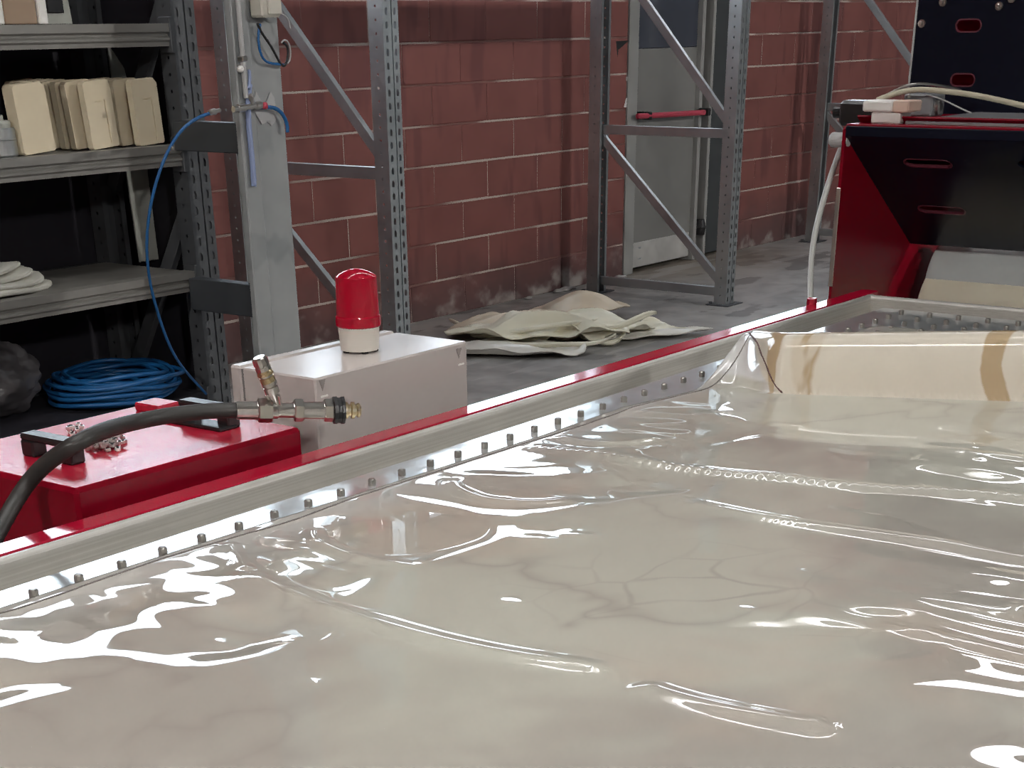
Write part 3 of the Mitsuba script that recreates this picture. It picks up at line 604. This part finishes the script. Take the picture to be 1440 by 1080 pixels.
obj('rim', rim((TX0, TY0, 0), (TX0, RY + .02, 0), np.array([1.0, 0, 0])), 'mat_aluminium', tb)
obj('rim', rim((TX0, TY0, 0), (TX1 + .02, TY0, 0), np.array([0, 1.0, 0])), 'mat_aluminium', tb)
obj('flange', cbox(TX0 - .06, TX1 + .075, RY + .0215, RY + .066, .8865, .9012, .002), 'mat_red_gloss', tb, label='glossy red edge strip')
for x in (.6, 2.1, 3.7):
    for y in (TY0 + .05, RY - .10): obj('leg', cbox(x, x + .10, y, y + .10, 0, .551, .004), 'mat_red', tb)
pin = mikit.ply(lathe([(0, .0062), (.0085, .0062), (.0105, .0045)], (0, 0, BED), (0, 0, 1), 10), 'mat_steel_pin')
for i in range(33):
    obj('pin', {**pin, 'to_world': T().translate([.94 + .0716 * i, 1.588, 0])}, None, tb)
for i in range(9):
    for j in range(12):
        x, y = 3.123 + .0722 * i, 1.564 - .0713 * j
        if 3.13 + (1.455 - y) * .5 < x < 3.76: obj('pin', {**pin, 'to_world': T().translate([x, y, 0])}, None, tb)

# ------------------------------------------------------------------ the film stretched over the slab, lifted into a fold at the far end
nx, ny = 760, 420
X = np.linspace(.50, 3.50, nx)
edge_y = np.interp(X, [.5, 1.25, 2.22, 2.47, 2.66, 2.86, 3.0, 3.5], [1.588, 1.583, 1.557, 1.562, 1.530, 1.530, 1.540, 1.550])
v = np.linspace(0, 1, ny) ** .85
GX = np.repeat(X[:, None], ny, 1); GY = -.18 + (edge_y[:, None] + .18) * v[None]
# smooth ripple fields on a 4 mm grid, sampled at the film's points
hs = .004; fx, fy = np.arange(.4, 3.6, hs), np.arange(-.3, 1.8, hs)
FX, FY = np.meshgrid(fx, fy, indexing='ij')
def field(sx, sy, seed):
    g = gaussian_filter(np.random.default_rng(seed).normal(size=FX.shape), (sx / hs, sy / hs)); return g / g.std()
def bumpy(a, b, x): return smooth01((x - a) / (b - a))
H = .0026 * field(.16, .20, 1)
mask = bumpy(-.2, 1.1, field(.09, .09, 2) + 1.5 * np.exp(-((FY - 1.42) / .22) ** 2) - .75 + .4 * np.exp(-((FX - 1.9) / .5) ** 2))
H += .00075 * field(.020, .034, 3) * mask
H += .0030 * field(.055, .085, 4) * (.10 + .90 * mask)
crease = gaussian_filter(np.abs(field(.060, .085, 11)) ** .8, .005 / hs)
H -= .0022 * crease * mask
crease = gaussian_filter(np.abs(field(.030, .055, 12)), .004 / hs)
H -= .0009 * crease * np.clip(mask * 1.5 - .4, 0, 1)
wr = bumpy(.1, .7, 1.15 - FY) * bumpy(1.55, 1.9, FX)
H += wr * .0016 * field(.020, .13, 5)
def ridge(pts, h, w, double=False):
    """A long wrinkle along the polyline pts."""
    global H
    P = spline(pts, 80); dmin = np.full(FX.shape, 9.); s = np.zeros(FX.shape)
    for i, p in enumerate(P):
        d = np.hypot(FX - p[0], FY - p[1]); k = d < dmin; dmin = np.where(k, d, dmin); s = np.where(k, i / 79, s)
    fade = np.clip(np.minimum(s, 1 - s) * 7, 0, 1) ; fade = fade * fade * (3 - 2 * fade)
    H = H + h * fade * np.exp(-(dmin / w) ** 2)
ridge([(1.355, 1.452), (1.321, 1.316), (1.309, 1.162), (1.309, 1.045), (1.331, 0.920), (1.365, 0.832)], .0066, .0195)
ridge([(1.331, 0.823), (1.318, 0.755), (1.321, 0.678), (1.341, 0.581)], .0066, .0195)
ridge([(1.994, 1.162), (1.965, 1.065), (1.965, 0.939), (1.984, 0.774), (1.994, 0.600), (2.033, 0.387)], .0066, .0195)
ridge([(2.101, 1.549), (2.130, 1.355), (2.144, 1.181), (2.178, 1.065), (2.197, 0.968), (2.255, 0.823), (2.284, 0.581), (2.284, 0.290)], .0066, .0195)
ridge([(1.888, 1.500), (1.839, 1.452), (1.820, 1.375), (1.849, 1.307), (1.907, 1.278)], .0050, .014)
ridge([(2.207, 1.529), (2.197, 1.471), (2.226, 1.404), (2.294, 1.375)], .0045, .014)
ridge([(1.588, 1.510), (1.529, 1.452), (1.500, 1.375), (1.510, 1.258)], .0042, .014)
ridge([(1.452, 1.549), (1.394, 1.471), (1.355, 1.413)], .0042, .013)
ridge([(1.665, 0.697), (1.646, 0.581), (1.636, 0.436), (1.646, 0.242)], .004, .015)
ridge([(1.800, 0.600), (1.791, 0.484), (1.800, 0.290)], .004, .013)
ridge([(2.468, 1.016), (2.488, 0.774), (2.536, 0.532), (2.575, 0.290)], .004, .016)
for x, y, s, h in ((1.770, 0.832, .014, .0020), (1.462, 1.075, .012, .0018), (2.451, 0.874, .012, .0014), (1.604, 0.832, .009, .0014), (1.229, 1.355, .014, .0018), (1.162, 1.258, .012, .0014), (1.123, 1.084, .008, .0012), (2.178, 1.094, .012, .0022), (1.694, 1.200, .02, .003), (1.742, 1.162, .016, .0026)):
    H += h * np.exp(-((FX - x) / (s * 1.2)) ** 2 - ((FY - y) / (s * 1.8)) ** 2)
H *= 1 - .85 * np.exp(-((FX - 1.53) / .10) ** 2 - ((FY - .47) / .14) ** 2)
from scipy.interpolate import RectBivariateSpline
S = RectBivariateSpline(fx, fy, H)
C0, DIR = np.array([2.775, 1.393]), np.array([.416, -.909]); NRM = np.array([-.909, -.416])
def prof(u, side):
    """Lifted film seen end on: a steep round front where side = 0, a long soft flare where side = 1."""
    u = np.clip(u, 0, 1)
    steep = (1 - u ** 2.4) ** .8
    return steep * (1 - side) + (1 - smooth01(u) ** .85) * side
def film_z(x, y):
    d = (x - C0[0]) * NRM[0] + (y - C0[1]) * NRM[1]
    s = (x - C0[0]) * DIR[0] + (y - C0[1]) * DIR[1]
    side = smooth01((-s) / .115)
    d = d + .143 * smooth01((-s) / .10)
    w = .062 + .118 * side
    front = prof(d / w, side)
    back = np.clip(1 - smooth01((-d - .012) / .07), 0, 1)
    hump = (.096 + .034 * np.clip(s, 0, .5) - .022 * side) * np.where(d >= 0, front, back)
    return hump, d
hump, dd = film_z(GX, GY)
ripple = S.ev(GX, GY)
flat = 1 - smooth01((hump - .0) / .03)
edge_fade = smooth01((edge_y[:, None] - GY) / .05)
GZ = .8885 - .0045 * (1 - smooth01((edge_y[:, None] - GY) / .03)) + ripple * flat * edge_fade * smooth01((2.62 - GX + .40 * (1.40 - GY)) / .22) + hump
GZ = np.maximum(GZ, BED + .001)
V = np.stack([GX, GY, GZ], -1).reshape(-1, 3)
idx = np.arange(nx * ny).reshape(nx, ny)
F = np.concatenate([np.stack([idx[:-1, :-1], idx[1:, :-1], idx[1:, 1:]], -1).reshape(-1, 3), np.stack([idx[:-1, :-1], idx[1:, 1:], idx[:-1, 1:]], -1).reshape(-1, 3)])
# turned-down border all round
border = np.concatenate([idx[:, -1], idx[-1, ::-1][1:], idx[::-1, 0][1:], idx[0, :][1:-1]])
n0 = len(V); W = V[border].copy(); W[:, 2] = np.maximum(W[:, 2] - .003, BED)
nb = len(border); j = np.arange(nb); k2 = (j + 1) % nb
F = np.concatenate([F, np.stack([border[j], border[k2], n0 + k2], -1), np.stack([border[j], n0 + k2, n0 + j], -1)])
fl = thing('film_covered_slab', 'beige veined marble slab under wet-looking clear vacuum film on the press table', 'slab')
obj('film', trimesh.Trimesh(np.vstack([V, W]), F, process=False), 'mat_film', fl, True)
SZ = RectBivariateSpline(X, v, GZ)
def on_film(x, inset, lift=.0006):
    ye = np.interp(x, X, edge_y); y = ye - inset
    return [x, y, float(SZ.ev(x, ((y + .18) / (ye + .18)))) + lift]
obj('edge_seam', tube([on_film(x, .024) for x in np.linspace(.6, 2.88, 140)], .0011, 6), 'mat_seam', fl, True)
sv = []
for px, py in ((1054, 469), (1060, 476), (1067, 487), (1071, 499), (1077, 512), (1083, 528), (1090, 541), (1097, 550), (1101, 553)):
    for zz in np.linspace(1.0, .885, 231):
        q = at(px, py, Z=zz); ye = np.interp(q[0], X, edge_y)
        if float(SZ.ev(q[0], np.clip((q[1] + .18) / (ye + .18), 0, 1))) >= zz: break
    sv.append(q + [-.0006, 0, .0008])
obj('brown_seam', tube(spline(sv, 50), .0016, 6), 'mat_seam_brown', fl, True, label='dark brown curved seam on the lifted film')

# ------------------------------------------------------------------ red cabinet beside the table
RX0, RX1, RY0, RY1, RZ = 1.392, 1.858, 1.782, 2.13, .95
RX0, RX1, RY0, RZ = 1.393, 1.857, 1.782, .935
rb = thing('red_cabinet', 'glossy crimson metal cabinet with black handles beside the press table', 'cabinet')
obj('body', cbox(RX0, RX1, RY0, RY1, .0, RZ - .0008, .006), 'mat_red', rb)
obj('lid', cbox(RX0 + .0062, RX1 - .0062, RY0 + .0062, RY1 - .0062, RZ - .004, RZ, .0008), 'mat_red_peel', rb)
def handle(x, y0, y1):
    h = obj('handle', cbox(x - .015, x + .015, y0, y1, RZ + .024, RZ + .034, .003), 'mat_black', rb, label='black bridge handle')
    for y in (y0 + .012, y1 - .012): obj('foot', cbox(x - .014, x + .014, y - .014, y + .014, RZ, RZ + .025, .003), 'mat_black', h)
z_ = RZ + .034
a, b = at(38, 606, Z=z_), at(105, 620, Z=z_)
handle((a[0] + b[0]) / 2, b[1], a[1])
a2, b2 = at(257, 560, Z=z_), at(328, 571, Z=z_)
handle((a2[0] + b2[0]) / 2, b2[1], a2[1])
p = at(222, 577, Z=RZ); obj('hinge_block', cbox(p[0] - .025, p[0] + .025, p[1] - .03, p[1] + .03, RZ, RZ + .014, .003), 'mat_red_peel', rb)
p = at(275, 597, Z=RZ); obj('black_pad', cbox(p[0] - .018, p[0] + .022, p[1] - .075, p[1] + .07, RZ, RZ + .006, .002), 'mat_black', rb, label='flat black pad under the hose')  # flat black patch on the lid below the hose
# loose hexagon nuts
nut = hexbar((0, 0, 0), (0, 0, .0045), .0046)
hole = lathe([(0, .0024), (.0056, .0024)], (0, 0, -.0003), (0, 0, 1), 10)
pn_, ph_ = mikit.ply(nut, 'mat_nut'), mikit.ply(hole, 'mat_hole')
spots = []
for cxp, cyp, n_, sx, sy in ((148, 626, 84, 27, 10), (107, 609, 16, 10, 5)):
    for _ in range(n_):
        q = at(cxp + rng.uniform(-1, 1) * sx, cyp + rng.uniform(-1, 1) * sy, Z=RZ); spots.append(q[:2])
placed = []
for q in spots:
    lvl = sum(np.hypot(*(q - r[:2])) < .0080 for r in placed); lvl = min(lvl, 2); placed.append(q)
    M = T().translate([float(q[0]), float(q[1]), RZ + .0005 + .0048 * lvl]) @ T().rotate([rng.random(), rng.random(), 0.01], float(rng.uniform(-8, 8) if lvl == 0 else rng.uniform(-20, 20))) @ T().rotate([0, 0, 1], float(rng.uniform(0, 60)))
    t = thing('hex_nut', 'small shiny steel nut in the loose heap on the red cabinet', 'nut', 'loose nuts on the red cabinet')
    obj('ring', {**pn_, 'to_world': M}, None, t); obj('bore', {**ph_, 'to_world': M}, None, t)

# white electrical enclosure with a beacon
EX0, EX1, EY0, EY1, EZ = 1.985, 2.404, 1.867, 2.068, .98
en = thing('electrical_enclosure', 'white metal electrical enclosure between the red cabinet and the racks', 'enclosure')
obj('body', cbox(EX0, EX1, EY0, EY1 - .03, .38, EZ, .003), 'mat_enclosure', en)
obj('seam', cbox(EX0 + .002, EX1 - .002, EY1 - .031, EY1 - .026, .382, EZ - .003, .0), 'mat_enclosure_seam', en)
obj('door', cbox(EX0 - .001, EX1 + .001, EY1 - .026, EY1, .38, EZ + .002, .004), 'mat_enclosure', en)
obj('stand', cat(cbox(EX0 + .08, EX1 - .08, EY0 + .05, EY1 - .05, .01, .381, .004), cbox(EX0 + .02, EX1 - .02, EY0 + .01, EY1 - .01, 0, .012, .002)), 'mat_rack_dark', en)
for px, py in ((453, 541), (645, 496)):
    q = at(px, py, Y=EY0)
    tri = Polygon([(-.008, .008), (.008, .008), (0, -.010)])
    obj('lock_mark', extrude(tri, .0008, (q[0], EY0 - .0002, q[2]), (1, 0, 0), (0, 0, 1)), 'mat_mark_grey', en)
    q = at(px + 3, py + 16, Y=EY0)
    obj('lock_dash', cbox(q[0] - .009, q[0] + .009, EY0 - .0009, EY0 + .0005, q[2] - .0016, q[2] + .0016, 0), 'mat_white', en)
bc = np.array([2.215, 1.967, EZ])
be = thing('warning_beacon', 'red dome warning beacon standing on the white enclosure', 'beacon')
obj('base', lathe([(.004, .034), (.006, .0345), (.046, .0375)], bc, (0, 0, 1), 48), 'mat_beacon_base', be, 35)
for ph in (0.4, 1.6, 2.8, 4.2, 5.4): obj('foot', cbox(bc[0] + .027 * math.cos(ph) - .005, bc[0] + .027 * math.cos(ph) + .005, bc[1] + .027 * math.sin(ph) - .005, bc[1] + .027 * math.sin(ph) + .005, EZ, EZ + .006, .001), 'mat_black', be)
obj('collar', lathe([(.044, .0385), (.046, .0405), (.061, .0405), (.063, .039)], bc, (0, 0, 1), 48), 'mat_beacon_lens', be, 35)
obj('lens', lathe([(.062, .0385), (.124, .0368), (.1275, .0362), (.1285, .0352), (.132, .0305), (.136, .022), (.139, .012), (.140, .004)], bc, (0, 0, 1), 48), 'mat_beacon_lens', be, 35)

# black air hose with chrome fitting lying across the red cabinet
hz = RZ + .052
P = [at(-40, 815, Y=1.835), at(0, 744, Y=1.845), at(42, 676, Y=1.85), at(100, 628, Z=hz + .012), at(180, 596, Z=hz + .008), at(262, 581, Z=hz + .003), at(338, 577, Z=hz)]
ah = thing('black_air_hose', 'black rubber hose curving over the red cabinet with chrome coupling', 'hose')
obj('tube', tube(spline(P, 80), .0115, 14), 'mat_rubber', ah, True)
f0, f1 = at(338, 577, Z=hz), at(507, 577, Z=hz - .012)
ax = (f1 - f0); L = np.linalg.norm(ax); ax /= L
ft = obj('coupling', lathe([(-.006, .0135), (.040, .0135), (.041, .0115), (L * .30, .0125), (L * .31, .011), (L * .50, .0112), (L * .51, .0128), (L * .72, .0128), (L * .73, .011), (L * .80, .011)], f0, ax, 20), 'mat_chrome', ah, False, label='chrome hose coupling')
obj('hex_nut', hexbar(f0 + ax * L * .14, f0 + ax * L * .26, .0185), 'mat_chrome', ft)
obj('hex_nut', hexbar(f0 + ax * L * .44, f0 + ax * L * .52, .0172), 'mat_chrome', ft)
obj('hex_nut', hexbar(f0 + ax * L * .69, f0 + ax * L * .77, .0175), 'mat_chrome', ft)
obj('knurled_ring', lathe([(L * .765, .017), (L * .77, .0205), (L * .80, .0205), (L * .805, .019), (L * .83, .019), (L * .835, .0205), (L * .86, .0205), (L * .865, .016)], f0, ax, 12), 'mat_black', ft, label='black knurled ring')
obj('nipple', lathe([(L * .86, .0125), (L * .89, .0125), (L * .895, .009), (L * .915, .009), (L * .92, .0125), (L * .945, .0125), (L * .95, .0085), (L * .965, .0085), (L * .97, .0105), (L * .99, .0105), (L * 1.0, .008)], f0, ax, 16), 'mat_brass', ft)
g0 = f0 + ax * L * .31 + [0, 0, .006]
g1 = at(364, 502, Y=float(g0[1]) + .01)
bx = g1 - g0; BL = np.linalg.norm(bx); bx /= BL
br = obj('branch_coupling', lathe([(0, .007), (BL * .26, .007), (BL * .27, .0115), (BL * .40, .0115), (BL * .41, .0095), (BL * .44, .0095), (BL * .45, .0125), (BL * .50, .0125), (BL * .51, .0105), (BL * .66, .0105)], g0, bx, 16), 'mat_chrome', ft, False, label='chrome and brass branch coupling pointing up')
obj('hose_claw', cat(*[beam(g0 + bx * BL * .02 + o, g0 + bx * BL * .24 + o * 1.6, .004, .004, .001) for o in (np.array([.007, 0, 0]), np.array([-.006, .004, 0]), np.array([0, -.007, 0]))]), 'mat_chrome', ft)
obj('brass_sleeve', lathe([(BL * .645, .0115), (BL * .65, .0130), (BL * .69, .0130), (BL * .70, .0115), (BL * .74, .0112)], g0, bx, 16), 'mat_brass', ft)
obj('ribbed_socket', lathe([(BL * .735, .0112), (BL * .74, .0122), (BL * .81, .0122), (BL * .82, .0112), (BL * .84, .0112), (BL * .85, .0122), (BL * .97, .0118), (BL * 1.0, .0095)], g0, bx, 12), 'mat_chrome', ft)
obj('brass_sleeve', lathe([(BL * .50, .0112), (BL * .505, .0118), (BL * .60, .0118), (BL * .605, .0112)], g0, bx, 16), 'mat_brass', ft)

# ------------------------------------------------------------------ machine at the far end of the table
MY, MX0 = 1.845, 3.905
mc = thing('roller_machine', 'tall red and black machine with roller at the far end of the table', 'machine')
side = Polygon([(MX0, 0), (MX0, 1.262), (MX0 + .03, 1.27), (4.9, 1.27), (4.9, 0)])
obj('side_plate', extrude(side, .008, (0, MY + .008, 0), (1, 0, 0), (0, 0, 1)), 'mat_red', mc, label='red side plate')
obj('edge_trim', cbox(MX0 - .004, MX0, MY - .001, MY + .010, .90, 1.13, .001), 'mat_chrome', mc)
pA, pB = np.array([MX0, 0, 1.245]), np.array([4.375, 0, .955])   # slanted black hood, seen from below
hd = pB - pA; hl = np.linalg.norm(hd); hd /= hl
def hood_uv(px, py):
    """Where a pixel meets the slanted hood: (distance to the side plate, distance down the hood)."""
    dv = (px - 720) / FOC * _R - (py - CY) / FOC * _U + _F
    nn = np.array([-hd[2], 0, hd[0]]); t_ = ((pA - E0) @ nn) / (dv @ nn); q = E0 + t_ * dv
    return MY - q[1], (q - pA) @ hd
slots = []
for (x0, yy, x1) in ((1273, 229.5, 1337), (1293, 295, 1356), (1432, 232, 1500)):
    u0, w0 = hood_uv(x0, yy); u1, w1 = hood_uv(x1, yy + 1)
    slots.append(slot((u0 + u1) / 2, (w0 + w1) / 2, u1 - u0, .034))
hood = sbox(0, 0, 2.2, hl).difference(unary_union(slots))
obj('hood', extrude(hood, .006, pA + [0, MY, 0], (0, -1, 0), hd), 'mat_black_gloss', mc, label='slanted black hood with slots')
hn = np.cross([0, -1.0, 0], hd)
for s in slots[:2]:
    obj('slot_rim', extrude(s.buffer(.0035).difference(s.buffer(-.0005)), .0075, pA + [0, MY, 0] + hn * -.0008, (0, -1, 0), hd), 'mat_slot_rim', mc)
inner = hn if hn[0] > 0 else -hn
obj('inner_sheet', extrude(sbox(0.004, .02, 2.2, hl - .02), .004, pA + [0, MY, 0] + inner * .06, (0, -1, 0), hd), 'mat_red', mc)
obj('front_edge', cbox(MX0 - .003, MX0 + .012, MY - 2.2, MY - .0, 1.245, 1.268, .002), 'mat_black_gloss', mc)
tray = obj('tray', cbox(MX0, 4.42, MY - 2.2, MY, 1.266, 1.272, .001), 'mat_red', mc)
obj('liner', cbox(MX0 + .05, 4.41, MY - 2.2, MY - .13, 1.272, 1.279, .001), 'mat_motor', tray)
UPX = 4.42
def up_uv(px, py): q = at(px, py, X=UPX); return q[1], q[2]
yl, zl = up_uv(1290, 20)
ush = sbox(-yl, 1.272, .6, 1.70)
us = []
for x0, yy, x1 in ((1345, 36, 1379), (1337.5, 112.5, 1370)):
    a, za = up_uv(x0, yy); b, zb = up_uv(x1, yy); us.append(slot(-(a + b) / 2, (za + zb) / 2, a - b, .026))
obj('upper_panel', extrude(ush.difference(unary_union(us)), .006, (UPX + .006, 0, 0), (0, -1, 0), (0, 0, 1)), 'mat_black_gloss', mc, label='upright black panel with slots')
for s in us: obj('slot_rim', extrude(s.buffer(.003).difference(s.buffer(-.0005)), .007, (UPX + .0064, 0, 0), (0, -1, 0), (0, 0, 1)), 'mat_slot_rim', mc)
obj('panel_edge', cbox(UPX - .004, UPX + .06, yl, yl + .005, 1.272, 1.70, .001), 'mat_pipe', mc)
obj('inner_sheet', cbox(UPX + .12, UPX + .125, -.6, yl, 1.272, 1.70, .0), 'mat_red', mc)
for px, py in ((1296.5, 33), (1405, 8.5), (1326, 3), (1423, -2)):
    q = at(px, py, X=UPX); obj('bolt', lathe([(0, .010), (.004, .0095), (.0042, .0065), (.013, .006), (.015, .004)], (UPX, q[1], q[2]), (-1, 0, 0), 12), 'mat_chrome', mc, 30)
obj('roller', lathe([(0, .105), (.006, .118), (.02, .124), (2.0, .124)], (4.50, 1.80, .838), (0, -1, 0), 48), 'mat_roller_grey', mc, 35, label='grey roller under the hood')
obj('film_web', lathe([(0, .10), (.006, .113), (.02, .118), (2.0, .118)], (4.455, 1.80, .778), (0, -1, 0), 48), 'mat_roller_cream', mc, 35, label='cream film on the lower roller')
obj('roller_frame', cbox(4.40, 4.62, MY - 2.2, MY - .02, .1, .64, .005), 'mat_black', mc)
# end tube and motor that stick out behind the side plate
obj('end_tube', lathe([(0, .013), (.004, .017), (.045, .017), (.05, .013)], (MX0 + .02, MY - .002, 1.235), (0, 1, 0), 20), 'mat_pipe', mc, 30)
q = at(1192, 170, Y=2.02)
obj('limit_switch', cat(cbox(q[0] - .04, q[0] + .04, 1.86, 2.03, q[2] - .01, q[2] + .05, .008), cbox(q[0] - .03, q[0] + .03, 1.853, 1.99, q[2] - .20, q[2] + .0, .006), lathe([(0, .014), (.03, .014)], (q[0], 2.03, q[2] + .02), (0, 1, 0), 14)), 'mat_black', mc, label='black bracket behind the side plate')
gh = thing('grey_drain_hose', 'pale grey hose hanging from the machine to the table edge', 'hose')
HY = 1.888
obj('tube', tube(spline([at(1183, 208, Y=HY), at(1174, 232, Y=HY), at(1157, 285, Y=HY - .01), at(1145, 335, Y=HY - .03), at(1140, 385, Y=HY - .06), at(1141, 432, Y=1.757)], 60), .0075, 12), 'mat_hose_grey', gh, True)
q = at(1141, 432, Y=1.757); obj('red_nut', hexbar((q[0], q[1], .888), (q[0], q[1], .915), .012), 'mat_red_gloss', gh)
# clutter on the machine's tray
def tray_at(px, py): return at(px, py, Z=1.28)
q = tray_at(1243, 169)
one('white_block', cbox(q[0] + .0, q[0] + .07, q[1] - .04, q[1] + .035, 1.2728, 1.297, .003), 'mat_white', 'lower white block on the corner of the machine tray', 'block')
wb = thing('two_tone_block', 'white block with tan end lying on the other white block', 'block')
obj('white_part', cbox(q[0] - .005, q[0] + .07, q[1] - .020, q[1] + .058, 1.2975, 1.322, .004), 'mat_white', wb)
obj('tan_part', cbox(q[0] - .005, q[0] + .075, q[1] - .062, q[1] - .0205, 1.2975, 1.3225, .003), 'mat_cork', wb)
q = tray_at(1292, 164)
mt = thing('small_motor', 'small grey motor with round cap on the machine tray', 'motor')
obj('body', cbox(q[0], q[0] + .08, q[1] - .032, q[1] + .045, 1.2795, 1.33, .004), 'mat_motor', mt)
obj('cap', lathe([(0, .016), (.008, .016), (.012, .010)], (q[0] + .03, q[1] - .032, 1.30), (0, -1, 0), 16), 'mat_chrome', mt)
one('beige_hose', tube(spline([at(1233, 141, X=4.05), at(1258, 132, X=4.07), at(1280, 127, X=4.08), at(1320, 127.5, X=4.09), at(1365, 133, X=4.1), at(1410, 142, X=4.1), at(1470, 155, X=4.1)], 60), .0065, 12), 'mat_hose_beige', 'beige hose lying across the blocks on the machine tray', 'hose', smooth=True)
one('clear_tube', tube(spline([at(1236, 139, X=4.12), at(1262, 126, X=4.14), at(1282, 119, X=4.16), at(1310, 119, X=4.2), at(1335, 123, X=4.25), at(1350, 127, X=4.3)], 40), .0035, 8), 'mat_chrome', 'thin shiny clear tube arching behind the beige hose', 'tube', smooth=True)
one('thin_wire', tube(spline([at(1302, 134, X=4.12), at(1325, 140, X=4.1), at(1348, 151, X=4.08), at(1366, 159, X=4.07)], 30), .002, 8), 'mat_pipe', 'thin grey wire drooping beside the motor', 'wire', smooth=True)
ms = thing('metal_strip', 'flat metal strip resting over the blocks and the motor', 'strip')
a, b = at(1235, 141, X=4.10), at(1290, 141.5, X=4.10)
obj('strip', beam(a, b, .02, .003, .0008), 'mat_grey_case', ms)
obj('post', cbox(a[0] - .003, a[0] + .003, at(1278, 138, X=4.1)[1] - .003, at(1278, 138, X=4.1)[1] + .003, 1.322, at(1278, 132, X=4.1)[2], .001), 'mat_chrome', ms)
